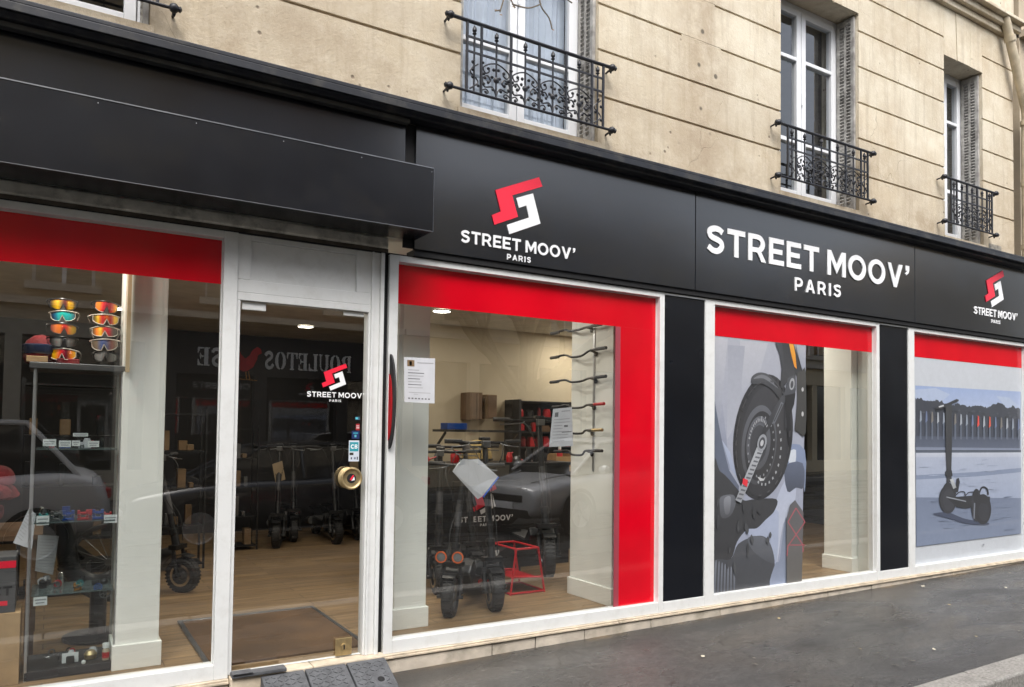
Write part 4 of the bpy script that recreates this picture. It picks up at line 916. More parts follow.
# ------------------------------------------------------------------ balcony railings
def railing(xk0, xk1, zb, zt, y, label):
    t = thing('balcony_railing', label, 'railing', (xk0, y, zb), group='wrought iron window railings')
    h = zt-zb; W = xk1-xk0
    mb = MB(); mb.tube([(xk0, y, zt), (xk1, y, zt)], .013, 8); mb.tube([(xk0, y, zt), (xk0-.0, -.002, zt-.01)], .008, 6); mb.tube([(xk1, y, zt), (xk1, -.002, zt-.01)], .008, 6); mb.build('handrail', IRON, t, smooth=True)
    mb = MB(); mb.tube([(xk0, y, zb), (xk1, y, zb)], .010, 8); mb.tube([(xk0, y, zb), (xk0, -.002, zb-.01)], .008, 6); mb.tube([(xk1, y, zb), (xk1, -.002, zb-.01)], .008, 6)
    for z in (zt-.105, zt-.205): mb.box(xk0+.12, xk1-.09, y-.006, y+.006, z-.006, z+.006)
    mb.build('cross_rail', IRON, t)
    mb = MB()
    for x in (xk0, xk1):
        for z in (zt, zb):
            mb.lathe([(.004, -.03), (.02, -.022), (.027, -.006), (.024, .008), (.013, .02), (.018, .028), (.008, .036)], (x, y-.004, z), (1 if x == xk1 else -1, 0, 0), 12)
            mb.lathe([(.003, -.03), (.017, -.016), (.013, .0), (.006, .02)], (x, y+.02, z-.012), (0, 0, -1), 10)
    build_split(mb, 'end_boss', IRON, t, per=2, smooth=True)
    n = max(3, round((W-.43)/.235)); bars = [.13]+[.24+(W-.43)*i/n for i in range(n+1)]+[W-.085]
    mb = MB()
    for b in bars: mb.box(xk0+b-.0075, xk0+b+.0075, y-.0075, y+.0075, zb, zt)
    build_split(mb, 'baluster', IRON, t)
    fin = MB(); sc = MB(); random.seed(int(xk0*100))
    for a, b in zip(bars[:-1], bars[1:]):
        x = xk0+(a+b)/2; fin.box(x-.005, x+.005, y-.005, y+.005, zb, zt-.078)
        fin.lathe([(.006, 0), (.016, .008), (.008, .016), (.016, .030), (.014, .046), (.002, .066)], (x, y, zt-.085), (0, 0, 1), 9)
        bw_ = b-a; z0 = zb+.02; hh = h-.235
        if bw_ < .13: 
            sc.tube(smooth_path([(x-.03, y, z0), (x+.03, y, z0+.06), (x-.03, y, z0+.12), (x+.03, y, z0+.18)], 5), .0055, 5)
            for k in range(4): sc.lathe([(.002, -.013), (.013, 0), (.002, .013)], (x+random.uniform(-.03, .03), y-.008, z0+.03+k*.05), (0, 1, 0), 7)
            continue
        for sgn in (-1, 1):
            def P_(dx, dz): return (x+sgn*dx, y, z0+dz)
            sc.tube(smooth_path([P_(.0, .0), P_(.03, .05), P_(.09, .04), P_(.105, .09), P_(.07, .12), P_(.045, .095), P_(.06, .075)], 5), .0058, 5)
            sc.tube(smooth_path([P_(.0, .22), P_(.05, .205), P_(.10, .17), P_(.085, .135), P_(.055, .15), P_(.06, .17)], 5), .0052, 5)
            sc.tube(smooth_path([P_(.11, .01), P_(.08, .025), P_(.06, .01), P_(.075, -.004)], 4), .005, 5)
            for dx, dz in ((.06, .078), (.062, .168), (.075, .0), (.10, .12), (.03, .12), (.02, .17), (.10, .055), (.11, .20), (.035, .03), (.085, .10)):
                sc.lathe([(.002, -.010), (.0105, -.004), (.0125, .002), (.002, .011)], (x+sgn*dx+random.uniform(-.008, .008), y-.003, z0+dz+random.uniform(-.006, .006)), (random.uniform(-.4, .4), 1, random.uniform(-.4, .4)), 7)
        sc.lathe([(.002, -.012), (.022, -.004), (.022, .004), (.002, .012)], (x, y-.002, z0+.105), (0, 1, 0), 10)
    build_split(fin, 'spear_finial', IRON, t, per=2); sc.build('scrollwork', IRON, t, smooth=True)
    return t
railing(2.170, 3.530, 3.782, 4.257, -.08, 'scrolled black iron railing at the window above the left emblem sign')
railing(5.380, 6.752, 3.793, 4.260, -.08, 'scrolled black iron railing at the window above the big lettered sign')
railing(7.990, 9.031, 3.795, 4.267, -.08, 'narrow scrolled iron railing at the rightmost upper window')
railing(-.88, .512, 3.790, 4.258, -.08, 'scrolled iron railing cut off at the top left corner of the photo')

dp = thing('drainpipe', 'cream painted drainpipe bending down the wall at the right edge', 'drainpipe', (9.70, -.09, 3.6))
MB().tube(smooth_path([(9.22, -.10, 6.34), (9.30, -.10, 6.18), (9.62, -.10, 5.50), (9.705, -.095, 5.30), (9.71, -.085, 5.0), (9.71, -.085, 4.3), (9.71, -.085, 3.592)], 6), .048, 16).build('pipe', PIPEM, dp, smooth=True)
mb = MB()
for z in (5.22, 4.5, 3.75): mb.lathe([(.050, -.03), (.058, -.03), (.058, .03), (.050, .03)], (9.71, -.087, z), (0, 0, 1), 16)
mb.lathe([(.05, -.03), (.06, -.03), (.06, .03), (.05, .03)], (9.33, -.10, 6.12), (.35, 0, -.72), 16)
mb.build('collar', PIPEM, dp, smooth=True)
pl_ = MB().box(9.03, 9.30, -.004, -.0005, 3.63, 3.72).build('name_plate', pm('tarnished_plate', (.26, .24, .2), .6, var=.5, scale=20), bevel=.002); tag(centre(pl_), 'small tarnished plate on the wall above the right sign', 'plate')
pl_ = MB().box(4.20, 4.34, -.010, -.0005, 3.60, 3.635).build('wall_bracket', pm('white_bracket', (.55, .55, .52), .6)); tag(centre(pl_), 'small pale bracket on the wall just above the cornice', 'bracket')

nb = thing('neighbouring_building', 'neighbouring stone building just visible at the right edge', 'building', (15, 0, 0))
STONE2 = pm('neighbour_stone', (.50, .42, .31), .85, var=.2, scale=2, bump=.004, bscale=30, stain=(.2, .16, .11), stain_scale=2, stain_amt=.5)
H2 = [(10.25+1.1+k*2.3, 10.25+2.2+k*2.3, z, z+1.9) for k in range(4) for z in (3.9, 6.9)]
mb = MB(); grid_wall(mb, sorted({9.80, 20.5, *[h[0] for h in H2], *[h[1] for h in H2]}), [3.6, 3.9, 5.8, 6.9, 8.8, 9.6], H2, .02, .4); mb.box(10.251, 20.5, .02, .4, 2.8, 3.599); mb.box(10.251, 20.5, .2, .4, 0, 2.8); mb.box(9.80, 20.5, -.1, .1, 6.32, 6.4)
mb.build('wall', STONE2, nb)
for k, h in enumerate(H2):
    f = MB(); f.box(h[0], h[0]+.06, .2, .26, h[2], h[3]); f.box(h[1]-.06, h[1], .2, .26, h[2], h[3]); f.box((h[0]+h[1])/2-.04, (h[0]+h[1])/2+.04, .2, .26, h[2], h[3]); f.box(h[0]+.06, h[1]-.06, .2, .26, h[3]-.06, h[3]); wn = f.build('window', UPVC, nb)
    g = MB(); quad(g, h[0], h[1], h[2], h[3], .24); g.build('pane', WGLASS, wn)
MB().box(9.81, 20.5, 2.0, 2.1, 0, 9.6).build('inner_wall', DARKW, nb)

# ------------------------------------------------------------------ opposite side of the street (seen in the glass)
BR1 = brick_mat('buff_brick', (.46, .35, .21), (.38, .29, .17), (.36, .32, .25)); BR2 = brick_mat('brown_brick', (.24, .15, .095), (.18, .11, .07), (.25, .2, .16))
CR2 = pm('cream_render', (.70, .60, .42), .85, var=.1, scale=1); PAL = pm('pale_stone_front', (.50, .45, .36), .8, var=.1); BLK = pm('black_shopfront', (.02, .021, .024), .4)
DG = glass_mat('dark_far_glass', (.3, .32, .33), 3, 1.6); LEDGE = pm('pale_ledge', (.55, .50, .42), .8); DOORM = pm('green_grey_door', (.12, .13, .12), .6)
def opposite(name, label, x0, x1, h, wallm, shopm, pitch, zs0=4.35, shop_h=3.9, gaps=(), dark=False):
    t = thing(name, label, 'building', ((x0+x1)/2, -17, 0)); Y = -13.0
    n = max(1, int((x1-x0)/pitch)); hs = []
    p = (x1-x0)/n; z = zs0
    while z+1.5 < h-.3:
        hs += [(x0+p*(i+.5)-.55, x0+p*(i+.5)+.55, z, min(z+1.75, h-.4)) for i in range(n)]; z += 2.9
    mb = MB(); zl = sorted({shop_h, h, *[q[2] for q in hs], *[q[3] for q in hs]}); xl = sorted({x0, x1, *[q[0] for q in hs], *[q[1] for q in hs]})
    grid_wall(mb, xl, zl, hs, Y-.35, Y); mb.box(x0, x1, Y-8, Y-7.8, 0, h); mb.box(x0, x0+.2, Y-7.79, Y-.351, 0, h); mb.box(x1-.2, x1, Y-7.79, Y-.351, 0, h); mb.box(x0-.02, x1+.02, Y-8.1, Y+.25, h+.001, h+.25)
    mb.build('wall', wallm, t)
    mb = MB()
    for q in hs: mb.box(q[0]-.12, q[1]+.12, Y, Y+.10, q[2]-.15, q[2]-.001)
    mb.box(x0, x1, Y, Y+.16, shop_h-.02, shop_h+.12)
    mb.build('ledge', LEDGE, t)
    for q in hs:
        f = MB(); f.box(q[0], q[0]+.06, Y-.2, Y-.14, q[2], q[3]); f.box(q[1]-.06, q[1], Y-.2, Y-.14, q[2], q[3]); f.box((q[0]+q[1])/2-.04, (q[0]+q[1])/2+.04, Y-.2, Y-.14, q[2], q[3]); f.box(q[0]+.061, q[1]-.061, Y-.2, Y-.14, q[3]-.5, q[3]-.45)
        wn = f.build('window', UPVC, t); g = MB(); quad(g, q[0], q[1], q[2], q[3], Y-.18); g.build('pane', DG, wn)
    mb = MB(); x = x0; k = 0
    mb.box(x0, x1, Y-.3, Y, 3.3, shop_h-.021)
    while x < x1-.5:
        mb.box(x, x+.28, Y-.3, Y, 0, 3.299); x += 1.9
    mb.box(x1-.28, x1, Y-.3, Y-.001, 0, 3.299); mb.box(x0+.281, x1-.281, Y-.29, Y-.01, 0, .6)
    mb.build('shopfront', shopm, t)
    g = MB(); quad(g, x0+.1, x1-.1, .6, 3.3, Y-.2); g.build('shop_glass', DG, t)
    MB().box(x0+.21, x1-.21, Y-2.6, Y-2.5, 0, h).build('inner_wall', DARKW, t)
    return t
opposite('stone_house', 'buff brick house across the street with pale stone ground floor', -16, 1.95, 11.5, BR1, PAL, 3.0)
pt = opposite('brick_shop', 'brick house across the street with black POULETOS shopfront', 2.0, 7.45, 10.6, BR2, BLK, 2.7)
opposite('cream_house', 'cream rendered house across the street behind the bare tree', 7.5, 17.5, 7.7, CR2, CR2, 3.3)
opposite('cream_corner_house', 'second cream house farther along the street', 17.55, 29, 7.0, PAL, CR2, 3.0)
opposite('brick_end_house', 'brick house at the far right end of the street', 29.05, 42, 9.0, BR1, PAL, 3.2)
# shop name in stencil serif capitals with a cockerel
SG = pm('sign_white_paint', (.88, .88, .86), .5)
def serif(ch):
    if ch == 'P': return 1.0, [[(.05, 0), (.42, 0), (.42, .06), (.34, .08), (.34, .92), (.42, .94), (.42, 1), (.05, 1), (.05, .94), (.12, .92), (.12, .08), (.05, .06)], [(.46, 1), (.46, .94)]+arc(.46, .73, .17, .21, 85, -85, 8)+[(.46, .46)]+arc(.46, .73, .44, .27, -88, 88, 12)]
    if ch == 'O': return 1.0, [[(.46, 1)]+arc(.46, .5, .42, .5, 95, 265, 14)+[(.46, 0), (.46, .07)]+arc(.46, .5, .17, .43, 265, 95, 12)+[(.46, .93)], [(.54, 0)]+arc(.54, .5, .42, .5, -85, 85, 14)+[(.54, 1), (.54, .93)]+arc(.54, .5, .17, .43, 85, -85, 12)+[(.54, .07)]]
    if ch == 'U': return 1.0, [[(.02, 1), (.40, 1), (.40, .94), (.33, .92), (.33, .3), (.38, .12), (.46, .08), (.46, 0), (.24, .05), (.11, .25), (.11, .92), (.02, .94)], [(.54, 0), (.54, .08), (.70, .16), (.76, .34), (.76, .92), (.66, .94), (.66, 1), (.95, 1), (.95, .94), (.86, .92), (.86, .32), (.76, .08)]]
    if ch == 'L': return .85, [[(.05, 0), (.40, 0), (.40, .07), (.34, .09), (.34, .92), (.44, .94), (.44, 1), (.05, 1), (.05, .94), (.12, .92), (.12, .08), (.05, .06)], [(.44, 0), (.82, 0), (.82, .42), (.76, .42), (.68, .14), (.44, .07)]]
    if ch == 'E': return .9, [[(.05, 0), (.40, 0), (.40, 1), (.05, 1), (.05, .94), (.14, .92), (.14, .08), (.05, .06)], [(.44, 0), (.84, 0), (.84, .34), (.79, .34), (.70, .10), (.44, .06)], [(.44, 1), (.84, 1), (.84, .68), (.79, .68), (.70, .90), (.44, .94)], [(.44, .47), (.60, .47), (.64, .36), (.69, .36), (.69, .67), (.64, .67), (.60, .55), (.44, .55)]]
    if ch == 'T': return .95, [[(.30, 0), (.66, 0), (.66, .06), (.59, .08), (.59, 1), (.37, 1), (.37, .08), (.30, .06)], [(.02, 1), (.33, 1), (.33, .94), (.14, .88), (.09, .66), (.02, .66)], [(.63, 1), (.94, 1), (.94, .66), (.87, .66), (.82, .88), (.63, .94)]]
    if ch == 'S': return .85, [stroke_loop(smooth_path([(.74, .74), (.66, .87), (.48, .93), (.28, .88), (.20, .74), (.30, .61), (.52, .49), (.66, .36), (.66, .20), (.54, .08), (.36, .06), (.20, .13), (.10, .28)], 5), .19)]
    return .5, []
def serif_text(txt, xa, xb, z0, h, name):
    x = 0; lo_ = []
    for ch in txt:
        w_, lp = serif(ch); lo_ += [[(px+x, py) for px, py in l] for l in lp]; x += w_+.04
    s_ = (xb-xa)/x
    mb = MB(); vs, fs = loops_mesh([[(px*s_, py*h) for px, py in l] for l in lo_], lambda c: (xb-c.x, -12.98+c.z, z0+c.y), .02); mb.add(vs, [tuple(reversed(f)) for f in fs]); mb.build(name, SG, pt)
MB().box(2.01, 7.44, -13.05, -12.9905, 2.68, 3.298).build('fascia_board', BLK, pt)
serif_text('POULETOS', 4.09, 6.15, 2.86, .40, 'lettering'); serif_text('SE', 2.66, 3.22, 2.86, .40, 'lettering')
cock = [(3.38, 3.42), (3.46, 3.50), (3.54, 3.46), (3.60, 3.34), (3.68, 3.26), (3.78, 3.34), (3.84, 3.46), (3.94, 3.54), (4.02, 3.50), (4.04, 3.40), (3.96, 3.36), (3.93, 3.24), (3.86, 3.08), (3.74, 2.99), (3.66, 2.97), (3.52, 3.02), (3.43, 3.14), (3.42, 3.28), (3.34, 3.32)]
cock = [(a_, b_-.20) for a_, b_ in cock]
MB().prism(cock, -12.985, -12.965).build('cockerel_emblem', pm('cockerel_red', (.62, .02, .03), .5), pt)
mb = MB()
for a, b in (((3.70, 2.77), (3.72, 2.60)), ((3.76, 2.78), (3.79, 2.60)), ((3.55, 2.60), (3.95, 2.58))): mb.tube([(a[0], -12.97, a[1]), (b[0], -12.97, b[1])], .012, 6)
mb.build('emblem_legs', GOLDM, pt)

# bare street trees
BARK = pm('plane_bark', (.16, .135, .10), .9, var=.35, scale=4, bump=.02, bscale=12)
LEAF = pm('withered_leaf', (.22, .13, .05), .8, var=.5, scale=40)
def limb(mb, p, d, l, r, depth, seedr, tw):
    n = 5; pts = [Vector(p)]; rr = [r]; dd = Vector(d).normalized()
    for i in range(n):
        dd = (dd+Vector((seedr.uniform(-.16, .16), seedr.uniform(-.16, .16), seedr.uniform(-.05, .16)))).normalized(); pts.append(pts[-1]+dd*l/n); rr.append(r*(1-.45*(i+1)/n))
    (mb if r > .012 else tw).tube(pts, rr, 8 if r > .03 else 5, 0, False)
    if depth == 0: return
    for k in range(3 if depth > 2 else 3):
        i = seedr.choice([2, 3, 4, 5]); q = pts[i]; nd = (dd+Vector((seedr.uniform(-1, 1), seedr.uniform(-.8, .8), seedr.uniform(-.2, .7)))).normalized()
        limb(mb, q, nd, l*seedr.uniform(.55, .8), rr[i]*.62, depth-1, seedr, tw)
tr = thing('bare_tree', 'bare plane tree across the street, mirrored in the red framed window', 'tree', (10.2, -11.6, 0))
tm = MB(); tw = MB(); R_ = random.Random(11)
tm.tube([(10.2, -11.6, -.1), (10.2, -11.6, .5), (10.25, -11.6, 1.5), (10.25, -11.6, 2.5)], [.44, .36, .33, .36], 18)
for (d, l, r) in (((-1.1, 0, 1.0), 2.6, .20), ((-.2, .1, 1), 2.6, .2), ((.35, -.2, 1), 3, .22), ((.9, .2, .8), 2.6, .17)): limb(tm, (10.25+d[0]*.15, -11.6, 2.45), d, l, r, 4, R_, tw)
tm.build('trunk', BARK, tr, smooth=True); tw.build('twigs', BARK, tr, smooth=True)
t2 = thing('street_tree', 'street tree whose leafless twigs hang into the top of the picture', 'tree', (-3.6, -1.5, 0))
tm = MB(); tw = MB(); tm.tube([(-3.6, -1.5, -.1), (-3.6, -1.5, 1), (-3.55, -1.45, 3.2), (-3.4, -1.4, 5.6)], [.2, .16, .14, .10], 14); 
tm.tube(smooth_path([(-3.5, -1.42, 4.6), (-2.2, -1.3, 5.4), (-.4, -1.1, 5.9), (1.4, -.9, 5.9), (2.5, -.75, 5.5), (2.9, -.7, 5.1)], 5), [.07-.055*i/25 for i in range(26)], 8)
tm.build('trunk', BARK, t2, smooth=True)
def tq(u, v): return tuple(on_y(u, v, -.7))
for pts in ([(560, -70), (548, -35), (540, -10), (541, 6), (549, 18), (552, 29)], [(541, 4), (528, 8), (512, 4)], [(520, -40), (508, -14), (503, 2), (500, 12)], [(510, -2), (513, 4), (515, 8)], [(500, 10), (495, 11)], [(548, -35), (560, -8), (572, 3)]):
    tw.tube(smooth_path([tq(*p) for p in pts], 4), .0045, 5)
tw.tube(smooth_path([tuple(tq(560, -70)), (2.9, -.7, 5.1)], 2), .006, 5); tw.tube([tq(520, -40), tq(560, -70)], .005, 5)
tw.build('twigs', BARK, t2, smooth=True)
lf = MB()
for (u, v, s_) in ((497, 10.5, .022), (514, 7, .016), (501, 15, .012), (553, 30, .012)):
    c = Vector(tq(u, v)); lf.add([c+Vector((-s_, 0, 0)), c+Vector((0, -.006, -.006)), c+Vector((s_, 0, .003)), c+Vector((0, .004, .008))], [(0, 1, 2, 3)])
lf.build('withered_leaves', LEAF, t2)

# ------------------------------------------------------------------ cars parked behind the camera, mirrored in the glass
def car(label, paint, x, y, heading, h=1.45, L_=4.3, wd=.88, suv=0.):
    t = thing('parked_car', label, 'car', (x, y, -.13+slope(x)), rotz=heading, group='cars parked along the street', local=True)
    hl = L_/2
    st = [(-hl, .62, .45, .70), (-hl+.12, .80, .30, .92+suv*.2), (-hl+.7, .86, .24, 1.0+suv*.15), (-hl+1.4, .88, .22, .98+suv*.1), (0, .88, .22, .95+suv*.1), (.75, .88, .22, .94+suv*.1), (1.2, .87, .22, .90+suv*.1), (hl-.45, .85, .23, .83+suv*.12), (hl-.12, .80, .25, .76+suv*.12), (hl-.02, .74, .28, .72+suv*.1), (hl, .70, .32, .66+suv*.1)]
    mb = MB(); ring = []
    for (sx, w_, zl, zt_) in st:
        w_ *= wd/.88; p = [(0, zl), (.75, zl), (.97, zl+.10), (1.0, (zl+zt_)/2), (.985, zt_-.13), (.90, zt_-.03), (.55, zt_+.015), (0, zt_+.03)]
        ring.append([(sx, w_*a, z) for a, z in p]+[(sx, -w_*a, z) for a, z in p[-2:0:-1]])
    n = len(ring[0]); vs = [v for r_ in ring for v in r_]; fs = []
    for i in range(len(ring)-1):
        for j in range(n): q = (j+1) % n; fs.append((i*n+j, (i+1)*n+j, (i+1)*n+q, i*n+q))
    fs.append(tuple(range(n))); fs.append(tuple(range(len(vs)-1, len(vs)-n-1, -1))); mb.add(vs, fs)
    b = mb.build('body', paint, t, smooth=True); s_ = b.modifiers.new('sub', 'SUBSURF'); s_.levels = s_.render_levels = 2
    g0, g1 = -hl+.35, 1.25; zb_ = .93+suv*.1; W = wd
    def gr(x_, w_, z_): return [(x_, w_, z_), (x_, -w_, z_)]
    pb = [(g0, W*.80, zb_), (-hl+.95, W*.66, h-.02), (-.1, W*.66, h), (.45, W*.62, h-.06), (g1, W*.80, zb_-.02)]
    vs = []
    for (x_, w_, z_) in pb: vs += [(x_, w_, z_), (x_, -w_, z_)]
    vs += [(-.1, W*.84, zb_), (-.1, -W*.84, zb_)]
    gm = MB(); gm.add(vs, [(0, 1, 3, 2), (6, 7, 9, 8), (0, 2, 4, 6, 8, 10), (1, 11, 9, 7, 5, 3)]); gm.build('windows', pm('car_glass', (.015, .017, .02), .05, spec=.8), t)
    rf = MB(); rf.add([(-hl+.93, W*.665, h-.015), (-hl+.93, -W*.665, h-.015), (-.1, -W*.665, h+.012), (-.1, W*.665, h+.012), (.46, -W*.62, h-.05), (.46, W*.62, h-.05), (-hl+.93, 0, h+.02), (-.1, 0, h+.05), (.46, 0, h-.02)], [(0, 6, 7, 3), (6, 1, 2, 7), (3, 7, 8, 5), (7, 2, 4, 8)])
    for s2 in (-1, 1):
        rf.tube([(g0, s2*W*.80, zb_), (-hl+.94, s2*W*.665, h-.02), (-.1, s2*W*.665, h), (.46, s2*W*.62, h-.055), (g1, s2*W*.80, zb_)], .028, 6)
        rf.tube([(-.1, s2*W*.665, h), (-.12, s2*W*.85, zb_)], .03, 6)
    rf.build('roof', paint, t, smooth=True)
    for sx in (-hl+.8, hl-.85):
        for s2 in (-1, 1):
            wh = MB(); wh.lathe([(.20, -.09), (.30, -.10), (.325, -.06), (.325, .06), (.30, .10), (.20, .09)], (sx, s2*(W-.08), .32), (0, 1, 0), 28); w_ = wh.build('wheel', RUBBER, t, smooth=True)
            rm = MB(); rm.lathe([(.02, .095), (.05, .10), (.06, .075), (.19, .085), (.21, .10)], (sx, s2*(W-.08), .32), (0, s2, 0), 20)
            for k in range(5): a = 2*pi*k/5; rm.beam((sx, s2*(W-.08+.095), .32), (sx+.19*cos(a), s2*(W-.08+.095), .32+.19*sin(a)), .05, .02)
            rm.build('rim', ALU, w_, smooth=False)
            ar = MB(); ar.lathe([(.33, -.02), (.37, -.02), (.385, .012), (.33, .012)], (sx, s2*(W-.005), .33), (0, s2, 0), 28); ar.build('wheel_arch', MATTEB, t)
    for s2 in (-1, 1):
        hm = MB(); hm.lathe([(.001, .05), (.06, .035), (.085, .0), (.07, -.05)], (hl-.10, s2*W*.64, .60+suv*.1), (1, s2*.3, .15), 18); hm.lathe([(.001, .04), (.045, .03), (.065, .0), (.05, -.05)], (hl-.17, s2*W*.80, .63+suv*.1), (1, s2*.6, .15), 18); hm.build('headlight', pm('lamp_lens', (.75, .76, .78), .1, spec=.8), t, smooth=True)
        tl_ = MB().box(-hl+.02, -hl+.10, s2*W*.6-.1, s2*W*.6+.1, .78, .90); tl_.build('tail_light', REDM, t, bevel=.02)
        mr = MB(); mr.lathe([(.001, -.09), (.06, -.07), (.075, 0), (.05, .07), (.001, .09)], (.85, s2*(W+.10), 1.0+suv*.1), (0, 1, 0), 12); mr.build('mirror', paint, t, smooth=True)
    gl = MB(); gl.box(hl-.10, hl+.006, -.46, .46, .50, .62); gl.build('grille', MATTEB, t, bevel=.02)
    for k in range(3): MB().box(hl-.02, hl+.012, -.44, .44, .52+k*.035, .528+k*.035).build('grille_bar', CHROME, t)
    MB().box(hl-.10, hl+.004, -.58, .58, .27, .40).build('air_intake', MATTEB, t, bevel=.02)
    for s2 in (-1, 1): MB().tube([(hl-.22, s2*.42, .80+suv*.12), (.95, s2*.56, .965+suv*.1)], .012, 6).build('bonnet_crease', paint, t, smooth=True)
    pt_ = MB(); pt_.box(hl+.005, hl+.016, -.26, .26, .40, .50); pt_.build('number_plate', LWHITE, t)
    return t
GREYC = pm('grey_car_paint', (.62, .63, .64), .25, metal=.1, var=.03, coat=.6); WHC = pm('white_car_paint', (.75, .76, .77), .3, coat=.6, var=.02); BLC = pm('black_car_paint', (.015, .017, .022), .2, coat=.8)
car('grey car whose bonnet is mirrored in the red framed window', GREYC, 8.15, -6.1, pi-.22, 1.46, 4.3)
car('dark car mirrored in the door glass', BLC, 3.0, -6.9, pi, 1.42, 4.3)
car('tall white car mirrored in the left shop window', WHC, -1.5, -6.8, pi, 1.72, 4.4, .92, 1.)

# ------------------------------------------------------------------ scooters
def scooter(label, x, y, heading, s=1.0, stem=True, z=FZ, hb=True, rise=1.16, tagc=False, lights=True, group='electric scooters on display', steer=0., width=.62, accent=None, wheel_r=.142):
    t = thing('electric_scooter', label, 'electric scooter', (x, y, z), rotz=heading, group=group, local=True)
    t.scale = (s, s, s)
    r = wheel_r; TW = .044
    rot = Matrix.Rotation(steer, 3, 'Z')
    def st(v): return tuple(rot @ Vector(v))
    def wheel(cx, ax):
        prof = [(r*.62, -TW*.75), (r*.72, -TW), (r*.88, -TW*.98), (r*.965, -TW*.7), (r, -TW*.25), (r, TW*.25), (r*.965, TW*.7), (r*.88, TW*.98), (r*.72, TW), (r*.62, TW*.75)]
        mb = MB(); mb.lathe(prof, (cx, 0, r), ax, 36)
        for k in range(30):        # tread blocks
            a = 2*pi*k/30; axv = Vector(ax); e1 = axv.cross(Vector((0, 0, 1))).normalized(); rad = e1*cos(a)+Vector((0, 0, 1))*sin(a); tan = axv.cross(rad)
            for sd_ in (-1, 1): mb.obox(Vector((cx, 0, r))+rad*(r*.985)+axv*(TW*.42*sd_), axv*TW*.30, tan*.008+axv*.004*sd_, rad*.006)
        w_ = mb.build('wheel', RUBBER, t, smooth=False)
        rm = MB(); rm.lathe([(.001, -TW*.9), (r*.22, -TW*.9), (r*.30, -TW*.5), (r*.58, -TW*.5), (r*.66, -TW*.8), (r*.66, TW*.8), (r*.58, TW*.5), (r*.30, TW*.5), (r*.22, TW*.9), (.001, TW*.9)], (cx, 0, r), ax, 24); rm.build('rim', GREYM, w_, smooth=True)
        ds = MB(); ds.lathe([(r*.50, -TW*1.05), (r*.64, -TW*1.05), (r*.64, -TW*.98), (r*.50, -TW*.98)], (cx, 0, r), ax, 24); ds.build('brake_disc', CHROME, w_)
    wheel(0, st((0, 1, 0))); wheel(-1.02, (0, 1, 0))
    fk = MB()
    for sd_ in (-1, 1):
        fk.tube([st((0, sd_*.068, r)), st((-.035, sd_*.072, r+.10)), st((-.055, sd_*.062, r+.22))], [.016, .018, .014], 8)
        fk.lathe([(.020, 0), (.024, .01), (.02, .03)], st((-.02, sd_*.075, r+.02)), (0, 0, 1), 10)
        for k in range(6): fk.lathe([(.017, 0), (.024, .005), (.017, .010)], st((-.045, sd_*.070, r+.085+k*.016)), (0, 0, 1), 10)
        fk.cyl(st((0, sd_*.05, r)), st((0, sd_*.098, r)), .014, 10)
    fk.box(-.09, -.02, -.078, .078, r+.215, r+.25)
    fk.build('fork', MATTEB, t, smooth=False)
    fd = MB(); pts = []; k = 9
    for i in range(k):
        a = radians(62+i*12); pts.append((r*1.22*cos(a), r+r*1.22*sin(a)))
    for i in range(k-1):
        fd.add([st((pts[i][0], -.048, pts[i][1])), st((pts[i][0], .048, pts[i][1])), st((pts[i+1][0], .048, pts[i+1][1])), st((pts[i+1][0], -.048, pts[i+1][1]))], [(0, 1, 2, 3)])
    o = fd.build('fender', MATTEB, t); so = o.modifiers.new('thick', 'SOLIDIFY'); so.thickness = .005
    dk = MB(); dk.prism([(-.18, .36), (-.13, .30), (-.22, .17), (-.82, .14), (-.90, .20), (-.88, .245), (-.30, .245)], -.105, .105); dk.build('deck', MATTEB, t, bevel=.012)
    gp = MB(); gp.box(-.86, -.30, -.09, .09, .2455, .252); gp.build('deck_grip', pm('grip_tape', (.05, .05, .052), .9, var=.3, scale=80), t)
    ra = MB()
    for sd_ in (-1, 1): ra.beam((-.84, sd_*.075, .19), (-1.02, sd_*.075, r), .02, .045); ra.cyl((-1.02, sd_*.05, r), (-1.02, sd_*.095, r), .015, 10)
    ra.prism([(-.86, .245), (-1.02, .34), (-1.20, .34), (-1.20, .33), (-1.02, .325), (-.86, .23)], -.05, .05); ra.build('swing_arm', MATTEB, t, bevel=.004)
    mt_ = MB(); mt_.tube([(-.78, -.11, .20), (-.95, -.11, .19)], .05, 14); mt_.build('shock_absorber', GREYM, t)
    sm = MB(); topx = -.26; zt_ = rise
    sm.tube([(-.06, 0, r+.20), (-.10, 0, .50)], [.034, .028], 14); sm.tube([(-.10, 0, .50), (topx, 0, zt_)], [.023, .021], 14); sm.lathe([(.03, -.02), (.036, -.015), (.036, .03), (.028, .035)], (-.10, 0, .49), (topx+.10, 0, zt_-.5), 16)
    sm.build('stem', MATTEB, t, smooth=True)
    bd = MB(); bd.lathe([(.0245, -.10), (.0255, -.10), (.0255, .10), (.0245, .10)], (-.155, 0, .74), (topx+.10, 0, zt_-.5), 12); bd.build('stem_label', pm('label_grey', (.07, .07, .075), .5), t)
